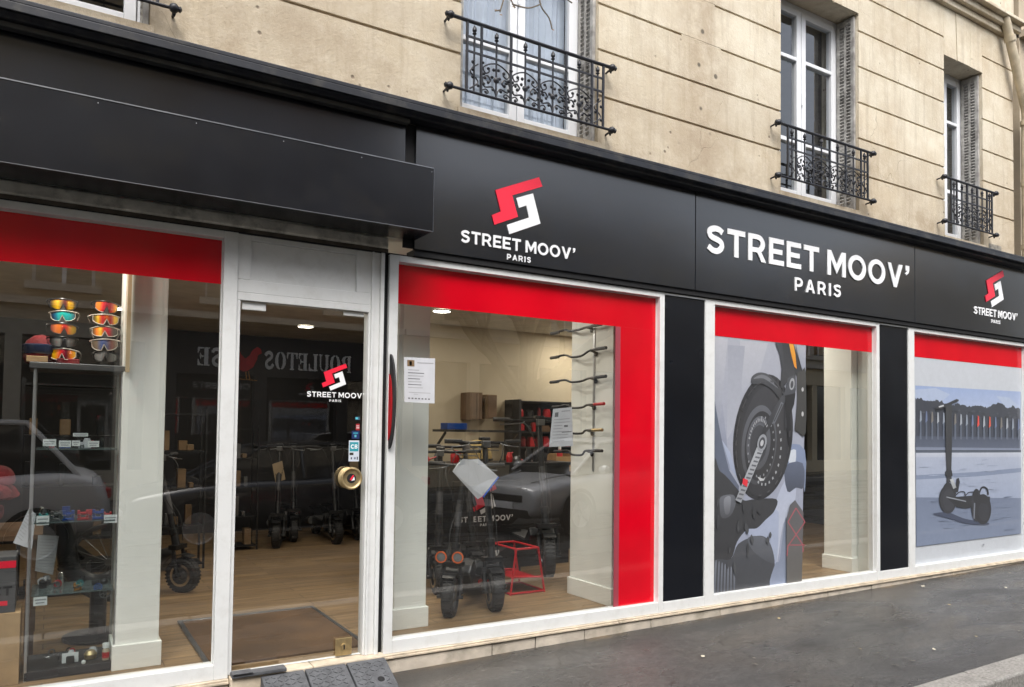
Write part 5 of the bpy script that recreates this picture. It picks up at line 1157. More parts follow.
    if hb:
        h_ = MB(); h_.tube(smooth_path([(topx-.04, -width/2, zt_+.01), (topx, -.12, zt_), (topx+.01, 0, zt_+.005), (topx, .12, zt_), (topx-.04, width/2, zt_+.01)], 4), .013, 10); bar_ = h_.build('handlebar', MATTEB, t, smooth=True)
        for sd_ in (-1, 1):
            g_ = MB(); g_.tube([(topx-.022, sd_*(width/2-.13), zt_+.008), (topx-.041, sd_*(width/2+.005), zt_+.011)], .018, 10); g_.build('grip', RUBBER, bar_, smooth=True)
            b_ = MB(); b_.tube(smooth_path([(topx+.01, sd_*.13, zt_-.005), (topx+.05, sd_*.17, zt_-.02), (topx+.035, sd_*(width/2-.03), zt_-.03)], 3), .005, 6); b_.build('brake_lever', GREYM, bar_)
            c_ = MB(); c_.tube(smooth_path([(topx+.03, sd_*.14, zt_-.01), (topx+.12, sd_*.10, zt_-.10), (topx+.09, sd_*.03, zt_-.32), (-.06, sd_*.03, .62), (-.03, sd_*.03, .42)], 5), .004, 6); c_.build('brake_cable', RUBBER, bar_, smooth=True)
        d_ = MB(); d_.box(topx-.04, topx+.03, -.04, .04, zt_+.02, zt_+.045); d_.build('display', MATTEB, bar_, bevel=.008)
        c_ = MB(); c_.box(topx+.012, topx+.055, -.033, .033, zt_-.035, zt_+.018); c_.build('stem_clamp', GREYM, bar_, bevel=.006)
    if lights:
        for sd_ in (-1, 1):
            h_ = MB(); h_.lathe([(.014, -.045), (.036, -.03), (.040, .012), (.036, .016)], st((.03, sd_*.062, .44)), st((1, 0, 0)), 20); hh_ = h_.build('headlight', MATTEB, t, smooth=True)
            q_ = MB(); q_.lathe([(.034, .014), (.043, .014), (.043, .021), (.034, .021)], st((.03, sd_*.062, .44)), st((1, 0, 0)), 20); q_.build('orange_ring', ORANGE, hh_)
            q_ = MB(); q_.lathe([(.001, .018), (.015, .0175), (.034, .013)], st((.03, sd_*.062, .44)), st((1, 0, 0)), 16); q_.build('lens', pm('lens_glass', (.16, .17, .18), .08, spec=.9), hh_, smooth=True)
    if accent:
        q_ = MB(); q_.box(-.62, -.32, -.112, -.1055, .19, .215); q_.box(-.62, -.32, .1055, .112, .19, .215); q_.build('accent_strip', accent, t)
    if tagc:
        q_ = MB(); q_.obox((-.17, -.0, .86), (.004, 0, 0), (0, .055, .02), (.02, -.02, .11)); q_.build('cardboard_tag', pm('buff_tag', (.46, .36, .24), .8), t)
    return t
def head(dx, dy): return atan2(dy, dx)
random.seed(1)
scooter('dark scooter standing behind the twin headlight one', 2.82, 1.30, head(-.5, -1), 1.0, lights=False, rise=1.18, steer=radians(15), width=.70)
scooter('dark scooter standing between the logo board and the red stand', 3.22, 1.38, head(-.05, -1), 1.0, lights=False, rise=1.22, steer=radians(-12), width=.72)
scooter('front scooter with twin orange ringed headlights, nearest the window pillar', 2.56, .56, head(-.75, -.66), 1.0, steer=radians(10), rise=1.10, accent=REDM)
scooter('second scooter with a wide knobbly front tyre, right of the twin headlight one', 2.94, .56, head(-.16, -1), 1.02, steer=radians(-6), rise=1.25, lights=False)
scooter('tall scooter raised on the red stand, right of the other two', 3.72, .98, head(-.25, -1), 1.12, z=.27, rise=1.20, lights=False, steer=radians(-14), width=.74, wheel_r=.15)
sc_spots = [(2.25, 4.35, 'dark scooter in the back row seen through the door, with upright cardboard tag', True), (2.55, 4.75, 'dark scooter in the back row, second from left through the door', False), (2.95, 4.35, 'dark scooter in the back row, third from left through the door', False), (3.30, 4.55, 'dark scooter in the back row with cardboard tag, near the door handle', True), (3.62, 4.9, 'dark scooter in the back row, rightmost through the door', False)]
for i, (x, y, lab, tg) in enumerate(sc_spots): scooter(lab, x, y, head(-.3+.12*i, -1), 1.0, lights=False, tagc=tg, group='scooters parked in the back row', rise=1.14, steer=.1*(i % 3-1))
scooter('scooter behind the left window, right of the white pillar', .98, 2.35, head(.75, -.66), 1.0, lights=False, rise=1.12)

# paper draped over the handlebars
mb = MB(); q = [on_y(u, v, .47) for u, v in ((463, 459), (471.5, 459.5), (480, 459), (498, 476.5), (483, 496.5), (479, 499.5), (452.5, 471.5), (458, 464))]
mb.add([tuple(p+Vector((0, .01*((i*7) % 3), 0))) for i, p in enumerate(q)], [tuple(range(len(q)-1, -1, -1))]); o = mb.build('draped_sheet', PAPER); so = o.modifiers.new('t', 'SOLIDIFY'); so.thickness = .001
tag(centre(o), 'blank white sheet draped askew over the front scooter handlebar', 'paper')
mb = MB(); mb.tube([on_y(483, 497.5, .465), on_y(498.6, 477, .465)], .005, 6); o = mb.build('sheet_edge_clip', BLUEM); tag(centre(o), 'blue clip along the edge of the draped white sheet', 'clip')

# red stands
def stand(label, x0, y0, x1, y1, z0, z1, cat='stand'):
    mb = MB(); r_ = .0095
    P = lambda a, b, c: (x0+(x1-x0)*a, y0+(y1-y0)*b, z0+(z1-z0)*c)
    for b in (0, 1):
        mb.tube([P(0, b, 0), P(.15, b, 1)], r_, 8); mb.tube([P(1, b, 0), P(.8, b, 1)], r_, 8); mb.tube([P(0, b, .03), P(1, b, .03)], r_, 8); mb.tube([P(.06, b, .4), P(.94, b, .34)], r_, 8); mb.tube([P(.15, b, 1), P(.8, b, 1)], r_, 8)
    for a in (0, 1): mb.tube([P(a, 0, .03), P(a, 1, .03)], r_, 8)
    mb.tube([P(.15, 0, 1), P(.15, 1, 1)], r_, 8); mb.tube([P(.8, 0, 1), P(.8, 1, 1)], r_, 8)
    mb.add([P(.1, 0, .36), P(.9, 0, .32), P(.9, 1, .32), P(.1, 1, .36)], [(0, 1, 2, 3)])
    o = mb.build('scooter_stand', REDM); tag(centre(o), label, cat, 'red scooter stands')
stand('red tubular steel stand under the raised scooter', 3.32, .95, 3.66, 1.35, FZ, FZ+.38)
stand('red steel stand behind the wheel poster window', 5.95, .62, 6.25, .95, FZ, FZ+.42)

# small logo board behind the scooters
lb = thing('logo_board', 'small black board with red emblem and STREET MOOV lettering behind the scooters', 'board', (3.5, 1.75, FZ))
MB().box(3.18, 3.92, 1.75, 1.78, FZ, 1.05).build('board', DARKW, lb, bevel=.004)
put_logo(3.53, .665, .62, 1.749, .002, lb)

# handlebars mounted on the side of the right pillar
hb0 = [(.31, 1.02, 2.385, .00, MATTEB, 'topmost'), (.25, 1.02, 2.170, .05, MATTEB, 'second from top'), (.25, 1.02, 1.955, .02, MATTEB, 'third from top'), (.27, .98, 1.737, .02, REDM, 'fourth from top, with a red grip,'), (.29, .95, 1.525, .03, BRASS, 'fifth, bronze coloured'), (.29, .95, 1.350, .05, MATTEB, 'lowest')]
for (ya, yb, z, rs, mm, nm) in hb0:
    rs *= .45
    t = thing('handlebar', nm+' handlebar in the column on the pale pillar', 'handlebar', (3.76, (ya+yb)/2, z), group='handlebars on the pillar')
    c = (ya+yb)/2; X = 3.755
    MB().tube(smooth_path([(X, ya+.10, z+rs), (X, ya+.22, z+rs*.8), (X-.01, c-.07, z-.01-rs*.3), (X-.01, c+.07, z-.01-rs*.3), (X, yb-.2, z+.01), (X, yb-.02, z+.0)], 5), .0095, 10).build('bar', MATTEB, t, smooth=True)
    MB().tube([(X, ya, z+rs*.9+.004), (X, ya+.13, z+rs)], .0135, 10).build('grip', mm if mm != MATTEB else RUBBER, t, smooth=True)
    MB().tube([(X, yb-.11, z+.002), (X, yb+.01, z)], .0135, 10).build('grip', RUBBER, t, smooth=True)
    MB().cyl((X, ya+.20, z+rs*.8), (3.812, ya+.20, z+rs*.5-.01), .010, 8).lathe([(.001, 0), (.02, .002), (.02, .012)], (3.80, ya+.20, z+rs*.5-.02), (1, 0, 0), 12).build('wall_hook', MATTEB, t)
MB_ = MB(); MB_.box(3.808, 3.8145, .47, .49, 1.2, 2.55); o = MB_.build('mounting_rail', ALU); tag(centre(o), 'thin vertical rail carrying the handlebars on the pillar', 'rail')

# workbench and shelving at the back
wb = thing('workbench', 'wooden topped workbench along the cream back wall', 'workbench', (5.2, 2.9, FZ))
MB().box(4.25, 6.9, 2.75, 3.45, 1.06, 1.10).build('top', WOODT, wb, bevel=.004); MB().box(4.3, 6.85, 2.80, 3.44, FZ, 1.058).build('cabinet', DARKW, wb)
sh = thing('shelf_unit', 'black shelf unit crowded with red and black parts above the workbench', 'shelf unit', (5.2, 3.3, 1.1))
mb = MB(); mb.box(4.75, 4.78, 3.15, 3.49, 1.101, 1.90); mb.box(5.66, 5.69, 3.15, 3.49, 1.101, 1.90); mb.box(4.7805, 5.6595, 3.46, 3.49, 1.101, 1.90)
for z in (1.32, 1.50, 1.68, 1.87): mb.box(4.7805, 5.6595, 3.15, 3.459, z, z+.015)
mb.build('frame', DARKW, sh)
random.seed(9)
k = 0
for z in (1.102, 1.336, 1.516, 1.696):
    x = 4.80
    while x < 5.6:
        w_ = random.uniform(.05, .13); h_ = random.uniform(.06, .13); y_ = 3.2; m_ = random.choice([REDM, REDM, MATTEB, GREYM, BROWNF, MATTEB, REDC])
        mb = MB(); 
        if random.random() < .5: mb.lathe([(.001, 0), (w_*.45, 0), (w_*.45, h_*.7), (w_*.3, h_), (.001, h_)], (x+w_/2, y_+.06, z+.001), (0, 0, 1), 12)
        else: mb.box(x, x+w_, y_, y_+.1, z+.001, z+h_*.8); mb.box(x+.01, x+w_-.01, y_+.01, y_+.09, z+h_*.8, z+h_)
        o = mb.build('parts_bin', m_, bevel=.003); col = {REDM.name: 'bright red', MATTEB.name: 'black', GREYM.name: 'grey metal', BROWNF.name: 'brown', REDC.name: 'dark red'}[m_.name]
        tag(centre(o), '%s part or tin on the black shelf unit, one of many small look-alikes there' % col, 'spare part', 'spare parts on the black shelf unit (%s)' % col); x += w_+random.uniform(.02, .06)
def boxthing(name, label, cat, x0, x1, y0, y1, z0, z1, m, bev=.004, group=None):
    o = MB().box(x0, x1, y0, y1, z0, z1).build(name, m, bevel=bev); return tag(centre(o), label, cat, group)
def bin_(label, x0, x1, y0, y1, z, h, m):
    mb = MB(); t_ = .006
    mb.box(x0, x1, y0, y1, z, z+t_); mb.box(x0, x0+t_, y0, y1, z+t_, z+h); mb.box(x1-t_, x1, y0, y1, z+t_, z+h); mb.box(x0+t_, x1-t_, y0, y0+t_, z+t_, z+h*.8); mb.box(x0+t_, x1-t_, y1-t_, y1, z+t_, z+h)
    o = mb.build('storage_bin', m, bevel=.002); tag(centre(o), label, 'bin')
bin_('beige storage bin on the workbench below the shelf unit', 5.08, 5.32, 2.85, 3.05, 1.101, .16, CARD)
bin_('dark blue storage bin on the workbench beside the beige one', 5.36, 5.75, 2.85, 3.1, 1.101, .17, pm('navy_plastic', (.03, .045, .09), .5))
bt = thing('glue_bottle', 'white capped red bottle standing in the beige storage bin', 'bottle', (5.2, 2.95, 1.11)); MB().lathe([(.001, 0), (.035, 0), (.035, .17), (.015, .2)], (5.2, 2.95, 1.11), (0, 0, 1), 14).build('body', REDM, bt, smooth=True); MB().lathe([(.016, .2), (.018, .2), (.018, .24), (.001, .24)], (5.2, 2.95, 1.11), (0, 0, 1), 14).build('cap', LWHITE, bt)
cb = thing('wall_cabinet', 'brown wooden tool cabinet on the cream wall, left of the shelf unit', 'cabinet', (4.2, 3.4, 1.55))
A_, B_, C_, D_ = [on_y(u_, 400, 3.25).x for u_ in (470, 482.5, 487, 497)]; zc0, zc1 = on_y(480, 420, 3.25).z, on_y(480, 392.5, 3.25).z
MB().box(A_, B_, 3.25, 3.49, zc0, zc1).build('carcass', BROWNF, cb, bevel=.004); build_split(MB().box(A_+.01, (A_+B_)/2-.004, 3.235, 3.249, zc0+.01, zc1-.01).box((A_+B_)/2+.004, B_-.01, 3.235, 3.249, zc0+.01, zc1-.01), 'door_leaf', BROWNF, cb, bevel=.003)
cb = thing('wall_cabinet', 'smaller dark brown cabinet on the cream wall right of the tool cabinet', 'cabinet', (4.5, 3.4, 1.55))
MB().box(C_, D_, 3.25, 3.49, zc0+.02, zc1-.02).build('carcass', CARDD, cb, bevel=.004); MB().box(C_+.01, D_-.01, 3.235, 3.249, zc0+.03, zc1-.03).build('door_leaf', BROWNF, cb, bevel=.003)
sc2 = thing('wall_socket', 'white wall socket plate above the workbench', 'socket', (4.35, 3.49, 1.25)); MB().box(4.30, 4.43, 3.48, 3.499, 1.18, 1.36).build('plate', LWHITE, sc2, bevel=.004); MB().lathe([(.001, 0), (.03, .0), (.03, .004)], (4.365, 3.479, 1.27), (0, -1, 0), 16).build('outlet', INK, sc2)
bw2 = thing('wall_shelf', 'dark shelf on the cream wall with a blue tool case', 'shelf', (3.7, 3.3, 1.6)); 
MB().box(3.55, 4.6, 2.75, 3.0, 1.505, 1.53).build('board', MATTEB, bw2); MB().beam((3.6, 2.99, 1.35), (3.6, 2.78, 1.50), .02, .02).beam((4.5, 2.99, 1.35), (4.5, 2.78, 1.50), .02, .02).build('bracket', MATTEB, bw2)
boxthing('tool_case', 'blue tool case on the dark wall shelf', 'case', 3.62, 3.86, 2.78, 2.95, 1.531, 1.60, BLUEM)
hv = thing('helmet', 'tan straw coloured helmet on the bench behind the draped sheet', 'helmet', (3.72, 2.3, 1.15)); MB().lathe([(.15, 0), (.155, .05), (.14, .13), (.09, .19), (.001, .21)], (3.72, 2.3, 1.22), (0, 0, 1), 20).build('shell', pm('straw', (.42, .30, .10), .8, var=.4, scale=60), hv, smooth=True); MB().lathe([(.156, 0), (.17, .005), (.17, .02), (.155, .02)], (3.72, 2.3, 1.22), (0, 0, 1), 20).build('brim', RUBBER, hv, smooth=True)
bench = thing('service_counter', 'black counter behind the front scooters', 'counter', (3.2, 2.2, FZ)); MB().box(2.75, 4.7, 2.05, 2.5, FZ, 1.17).build('body', DARKW, bench); MB().box(2.72, 4.73, 2.02, 2.53, 1.1705, 1.205).build('top', MATTEB, bench, bevel=.004)
random.seed(21)
for i in range(16):
    x = 2.8+i*.11+random.uniform(-.02, .02); m_, cn_ = random.choice([(MATTEB, 'black'), (GREYM, 'grey'), (BROWNF, 'brown'), (REDM, 'red'), (MATTEB, 'black')])
    if abs(x-3.72) < .2: continue
    mb = MB(); h_ = random.uniform(.05, .15); mb.lathe([(.001, 0), (.03, 0), (.035, h_*.5), (.02, h_), (.001, h_)], (x, 2.2+random.uniform(-.08, .1), 1.206), (0, 0, 1), 10); mb.tube([(x, 2.2, 1.206+h_*.6), (x+.06, 2.18, 1.206+h_)], .008, 6)
    o = mb.build('small_tool', m_); tag(centre(o), '%s small tool in the clutter along the black counter' % cn_, 'tool', 'tools on the black counter (%s)' % cn_)

# red goods behind the wheel poster window
def helmet(x, y, z, m, label, group=None):
    t = thing('helmet', label, 'helmet', (x, y, z), group=group)
    MB().lathe([(.11, 0), (.128, .03), (.135, .09), (.12, .16), (.075, .215), (.001, .235)], (x, y, z), (0, 0, 1), 24).build('shell', m, t, smooth=True)
    v_ = MB(); n = 12; vs = []
    for i in range(n+1):
        a = radians(-70+140*i/n)-pi/2; vs += [(x+.139*cos(a), y+.139*sin(a), z+.06), (x+.133*cos(a), y+.133*sin(a), z+.14)]
    v_.add(vs, [(2*i, 2*i+2, 2*i+3, 2*i+1) for i in range(n)]); v_.build('visor', MATTEB, t, smooth=True); return t
dsk = thing('low_shelf', 'low dark shelf with red goods behind the wheel poster', 'shelf', (7.3, 2.4, FZ)); MB().box(6.7, 8.4, 2.3, 2.8, FZ, .30).box(6.7, 8.4, 2.6, 2.8, .301, .75).build('body', REDC, dsk, bevel=.01); MB().box(6.7, 8.4, 2.3, 2.8, .752, .78).build('top', MATTEB, dsk)
for i in range(4): helmet(6.9+.35*i, 2.5, .781, MATTEB if i % 2 else REDM, ['red', 'black', 'bright red', 'matt black'][i]+' helmet on the low shelf, '+['leftmost', 'second from left', 'third from left', 'rightmost'][i], 'helmets on the low shelf')
ch = thing('curved_hose', 'black hose arching over the red goods', 'hose', (7.0, 2.2, .8)); MB().tube(smooth_path([(6.85, 2.2, .8), (6.9, 2.2, 1.05), (7.05, 2.2, 1.15), (7.2, 2.2, 1.1)], 5), .012, 8).build('hose', RUBBER, ch, smooth=True)

# ------------------------------------------------------------------ glass cabinet and what stands in it
cab = thing('display_cabinet', 'tall aluminium and glass display cabinet by the left window', 'cabinet', (.15, .5, FZ))
cx0, cx1, cy0, cy1 = -.085, .352, .345, .70
mb = MB()
for x in (cx0, cx1-.022):
    for y in (cy0, cy1-.022): mb.box(x+(.008 if x > .2 else 0), x+.014+(.008 if x > .2 else 0), y, y+.014, FZ, 1.83)
build_split(mb, 'post', ALU, cab, bevel=.002)
mb = MB(); mb.box(cx0-.02, cx1+.03, cy0-.01, cy1+.01, 1.8305, 1.865); mb.build('top_panel', GREYM, cab, bevel=.003)
mb = MB(); mb.box(cx0, cx1, cy0, cy1, FZ+.001, FZ+.05); mb.build('base', DARKW, cab, bevel=.003)
SHZ = (.605, .995, 1.395)
g = MB()
for z in SHZ: g.box(cx0+.023, cx1-.023, cy0+.004, cy1-.02, z-.006, z)
build_split(g, 'glass_shelf', pm('shelf_glass', (.12, .15, .15), .15, spec=.8), cab)
g = MB(); g.add([(cx0+.023, cy0+.002, FZ+.05), (cx1-.023, cy0+.002, FZ+.05), (cx1-.023, cy0+.002, 1.83), (cx0+.023, cy0+.002, 1.83)], [(0, 1, 2, 3)]); g.add([(cx1-.003, cy0+.023, FZ+.05), (cx1-.003, cy1-.023, FZ+.05), (cx1-.003, cy1-.023, 1.83), (cx1-.003, cy0+.023, 1.83)], [(0, 1, 2, 3)]); build_split(g, 'glass_pane', CABGL, cab)
def tagcard(u0, v0, u1, v1, y, label):
    a, b = on_y(u0, v0, y), on_y(u1, v1, y); mb = MB(); mb.box(a.x, b.x, y, y+.002, b.z, a.z, 0); mb.box(a.x+.006, b.x-.006, y-.0006, y-.0001, b.z+(a.z-b.z)*.55, b.z+(a.z-b.z)*.72, 1); mb.box(a.x+.010, b.x-.012, y-.0006, y-.0001, b.z+(a.z-b.z)*.22, b.z+(a.z-b.z)*.38, 1)
    o = mb.build('price_card', [LWHITE, INKL]); tag(centre(o), label, 'price card', 'price cards in the cabinet')
for a in ((43, 439, 56, 446, 'price card at the left end of the upper glass shelf'), (59, 440.5, 71, 447, 'price card in the middle left of the upper glass shelf'), (72, 440.5, 80, 446, 'narrow price card in the middle of the upper glass shelf'), (88, 441, 99, 447, 'price card at the right end of the upper glass shelf'), (73, 433, 88, 436.5, 'low wide card standing at the back of the upper glass shelf'),
          (36.5, 516, 49, 525, 'price card at the left end of the middle glass shelf'), (104, 515, 117, 522.5, 'price card at the right end of the middle glass shelf'), (33.5, 597, 47, 605, 'price card at the left end of the lower glass shelf'), (99, 664, 111.5, 671.5, 'price card beside the bottle in the cabinet base')): tagcard(*a[:4], .352, a[4])
def caliper(u, z, m, label, s=1.):
    x = on_y(u, 500, .40).x; t = thing('brake_caliper', label, 'bicycle part', (x, .40, z), group='coloured metal parts in the cabinet')
    mb = MB(); mb.box(x-.022*s, x+.022*s, .385, .425, z+.001, z+.010*s); mb.box(x-.022*s, x-.011*s, .385, .425, z+.0105*s, z+.042*s); mb.box(x+.011*s, x+.022*s, .385, .425, z+.0105*s, z+.042*s); mb.cyl((x-.0225*s, .405, z+.028*s), (x+.0225*s, .405, z+.028*s), .007*s, 10); mb.build('bracket', m, t, bevel=.002)
    mb = MB(); mb.lathe([(.006*s, -.004), (.009*s, 0), (.006*s, .004)], (x-.0165*s, .384, z+.018*s), (0, -1, 0), 10); mb.lathe([(.006*s, -.004), (.009*s, 0), (.006*s, .004)], (x+.0165*s, .384, z+.018*s), (0, -1, 0), 10); mb.build('bolt', CHROME, t)
caliper(44, .996, TEALM, 'teal metal part at the left end of the middle glass shelf'); caliper(57, .996, GREYM, 'grey metal part second from left on the middle glass shelf', 1.3); caliper(69, .996, BLUEM, 'blue U shaped bracket on the middle glass shelf', 1.3); caliper(83.5, .996, REDM, 'red U shaped bracket on the middle glass shelf', 1.25); caliper(98.5, .996, BLUEM, 'dark blue block near the right end of the middle glass shelf', 1.3); caliper(108, .996, REDM, 'small red part at the right end of the middle glass shelf', .9)
caliper(50, 1.396, REDM, 'small red part on the upper glass shelf', .6); caliper(66, 1.396, BLUEM, 'small dark blue part on the upper glass shelf', .6); caliper(80, 1.396, GREYM, 'small grey part in the middle of the upper glass shelf', .5); caliper(92, 1.396, MATTEB, 'small black part at the right of the upper glass shelf', .6)
caliper(80.5, .606, GOLDM, 'orange metal part on the lower glass shelf', .9); 
def rotor(u, v, r_, m, label, y=.36):
    c = on_y(u, v, y); mb = MB(); t = thing('brake_rotor', label, 'bicycle part', (c.x, y, c.z-r_), group='brake rotors in the cabinet')
    mb.lathe([(r_*.78, -.001), (r_, -.001), (r_, .001), (r_*.78, .001)], c, (0, 1, 0), 24, 0, True)
    mb.build('ring', m, t); mb = MB(); mb.lathe([(r_*.2, -.002), (r_*.34, -.002), (r_*.34, .002), (r_*.2, .002)], c, (0, 1, 0), 16, 0, True)
    for k in range(6): a = k*pi/3; mb.beam((c.x+.3*r_*cos(a), y, c.z+.3*r_*sin(a)), (c.x+.8*r_*cos(a+.3), y, c.z+.8*r_*sin(a+.3)), .004, .005, 0, (0, 1, 0))
    mb.build('spider', m, t)
rotor(98, 587, .022, BLUEM, 'blue rotor leaning on the lower glass shelf, left of the grey one'); rotor(105, 593, .030, GREYM, 'silver rotor at the right of the lower glass shelf'); rotor(50, 675, .034, BLUEM, 'blue rotor lying at the cabinet base'); rotor(80, 583, .018, TEALM, 'small teal ring above the orange part')
bt = thing('small_bottle', 'small bottle with white cap and red label in the cabinet base', 'bottle', (on_y(105.5, 662, .40).x, .40, FZ+.051)); bx = on_y(105.5, 662, .40).x
MB().lathe([(.001, 0), (.019, 0), (.019, .055), (.012, .066)], (bx, .40, FZ+.051), (0, 0, 1), 16).build('body', pm('clear_liquid', (.45, .36, .26), .2), bt, smooth=True); MB().lathe([(.0195, .012), (.0195, .045)], (bx, .40, FZ+.051), (0, 0, 1), 16).build('label_band', REDM, bt, smooth=True); MB().lathe([(.014, .066), (.018, .068), (.018, .092), (.001, .095)], (bx, .40, FZ+.051), (0, 0, 1), 16).build('cap', LWHITE, bt, smooth=True)
bc = thing('clip_lamp', 'black clip on a white card in the cabinet base', 'accessory', (on_y(70, 665, .42).x, .42, FZ+.051)); x = on_y(70, 665, .42).x
MB().box(x-.04, x+.04, .43, .433, FZ+.051, FZ+.105).build('card', LWHITE, bc); MB().box(x-.02, x+.02, .40, .429, FZ+.051, FZ+.09).build('clip', MATTEB, bc, bevel=.006)
o = MB().lathe([(.001, -.012), (.009, -.008), (.012, 0), (.009, .008), (.001, .012)], (on_y(83, 679, .36).x, .36, FZ+.063), (0, 0, 1), 12).build('white_ball', LWHITE, smooth=True); tag(centre(o), 'tiny white ball at the front of the cabinet base', 'ball')
o = MB().lathe([(.001, 0), (.03, .005), (.034, .03), (.02, .05), (.001, .055)], (on_y(90, 668, .45).x, .45, FZ+.051), (0, 0, 1), 12).build('bronze_bell', BRASS, smooth=True); tag(centre(o), 'bronze coloured bell in the cabinet base', 'bell')

random.seed(41)
for z, zl in zip((.606, .996, 1.396, FZ+.051), ('lower glass shelf', 'middle glass shelf', 'upper glass shelf', 'cabinet base')):
    for k in range(9):
        m_, cn_ = random.choice([(GREYM, 'grey'), (MATTEB, 'black'), (BLUEM, 'blue'), (CHROME, 'shiny'), (PAPER, 'white'), (REDM, 'red'), (MATTEB, 'black')]); x = random.uniform(cx0+.05, cx1-.05); y = random.uniform(.47, .66); h_ = random.uniform(.015, .07); r_ = random.uniform(.010, .026)
        mb = MB()
        if k % 3 == 0: mb.lathe([(.001, 0), (r_, 0), (r_, h_*.6), (r_*.6, h_), (.001, h_)], (x, y, z), (0, 0, 1), 12)
        elif k % 3 == 1: mb.lathe([(r_*.6, -.004), (r_, -.004), (r_, .004), (r_*.6, .004)], (x, y, z+r_), (random.uniform(-.5, .5), 1, 0), 16, 0, True)
        else: mb.box(x-r_, x+r_, y-.01, y+.01, z, z+h_); mb.box(x-r_*.5, x+r_*.5, y-.016, y-.0101, z+h_*.2, z+h_*.8)
        o = mb.build('bike_part', m_, bevel=.0015); tag(centre(o), '%s bicycle part among the small stock at the back of the %s' % (cn_, zl), 'bicycle part', 'small %s stock, %s' % (cn_, zl))
# sunglasses on the rack above the cabinet
YS = .42
def sungl(u, v, wpx, cols, fm, label, hpx=10, rot=0.):
    a, b = on_y(u-wpx/2, v, YS), on_y(u+wpx/2, v, YS); c = (a+b)/2; W = (b-a).length; H = (on_y(u, v-hpx/2, YS)-on_y(u, v+hpx/2, YS)).length
    t = thing('sunglasses', label, 'sunglasses', (c.x, YS, c.z-H/2), group='mirrored sunglasses on the rack')
    t.rotation_euler = (random.uniform(-.1, .1), random.uniform(-.09, .09), random.uniform(-.22, .22))
    def prof(s_, hi):       # shield outline: flat brow, nose notch
        return c.z+H*(.5-.10*abs(s_)**2.5) if hi else c.z-H*(.50-.55*max(0, 1-abs(s_)*4.2)-.35*abs(s_)**4)
    n = 24; vs = []; fs = []
    for i in range(n+1):
        s_ = -1+2*i/n; y = YS-.035*(1-s_*s_)
        vs += [(c.x+s_*W*.42, y, prof(s_, False)), (c.x+s_*W*.42, y-.004, (prof(s_, False)+prof(s_, True))/2), (c.x+s_*W*.42, y, prof(s_, True))]
    for i in range(n): fs += [(3*i, 3*i+3, 3*i+4, 3*i+1), (3*i+1, 3*i+4, 3*i+5, 3*i+2)]
    me = bpy.data.meshes.new('lens'); off = ORG[t.name]; me.from_pydata([tuple(Vector(p)-off) for p in vs], [], fs); ca = me.color_attributes.new('Col', 'FLOAT_COLOR', 'CORNER')
    for p in me.polygons:
        p.use_smooth = True
        for li in p.loop_indices:
            vi = me.loops[li].vertex_index; s_ = (vi//3)/n; k_ = s_*(len(cols)-1); i0 = min(int(k_), len(cols)-2); f_ = k_-i0; q_ = [cols[i0][j]*(1-f_)+cols[i0+1][j]*f_ for j in range(3)]
            ca.data[li].color = (*lin(q_), 1)
    me.materials.append(LENSM); o = bpy.data.objects.new('lens', me); C.objects.link(o); o.parent = t; ORG[o.name] = off
    top = [(vs[3*i+2][0], vs[3*i+2][1]-.001, vs[3*i+2][2]) for i in range(n+1)]; botm = [(vs[3*i][0], vs[3*i][1]-.001, vs[3*i][2]) for i in range(n+1)]
    fr = MB(); fr.tube(top, .0035, 6); fr.tube(botm, .0025, 6); fr.tube([top[0], botm[0]], .003, 6); fr.tube([top[-1], botm[-1]], .003, 6); fr.build('frame', fm, t, smooth=True)
    for sd_ in (-1, 1):
        e = top[0] if sd_ < 0 else top[-1]; tp = MB(); tp.tube(smooth_path([e, (e[0]+sd_*.012, e[1]+.02, e[2]-.004), (e[0]+sd_*.010, e[1]+.10, e[2]-.008), (e[0]-sd_*.004, e[1]+.13, e[2]-.035)], 4), .004, 6); tp.build('temple', fm, t, smooth=True)
LENSM = attr_mat('mirror_lens_coating', .14)
Yl, Or, Rd, Dk, Tl, Gy, Bu = (250, 200, 30), (245, 130, 35), (205, 30, 50), (90, 20, 40), (30, 200, 205), (120, 120, 118), (90, 110, 170)
WF = pm('pale_frame', (.55, .52, .45), .4)
sungl(63, 305, 31, [(60, 55, 55), (190, 150, 30), Yl, (150, 120, 70), Dk, Yl, Yl, (60, 60, 60)], MATTEB, 'yellow mirrored sunglasses with dark sides, top of the left column', 11)
sungl(63.5, 316.5, 29, [(20, 50, 90), (20, 110, 160), Tl, (40, 210, 190), Tl, Tl, (30, 120, 150)], WF, 'teal mirrored sunglasses, second in the left column', 10)
sungl(63, 329.5, 31, [(150, 60, 60), Or, Or, Rd, Or, Yl, (235, 190, 60)], MATTEB, 'orange mirrored sunglasses in the middle of the left column', 11)
sungl(63, 342, 31, [(50, 50, 50), Gy, (160, 160, 155), (40, 40, 40), (150, 150, 150), Gy, (60, 60, 60)], MATTEB, 'clear grey sunglasses, fourth in the left column', 10)
sungl(63, 355, 31, [(230, 120, 40), Yl, Or, Rd, Dk, Or, Yl], WF, 'yellow and red sunglasses at the foot of the left column', 11)
sungl(105.5, 307.5, 26, [(200, 120, 60), Or, Rd, (170, 30, 60), Rd, Or, Yl], MATTEB, 'red mirrored sunglasses, top of the right column', 11)
sungl(105.5, 320, 30, [(60, 50, 40), Yl, Rd, Or, Rd, Yl, (200, 180, 90)], WF, 'white rimmed yellow and red sunglasses, second in the right column', 10)
sungl(105, 332.5, 30, [(70, 60, 50), Or, Yl, Rd, Rd, (90, 70, 60), (70, 60, 50)], WF, 'white rimmed sunglasses with one dark lens, third in the right column', 10)
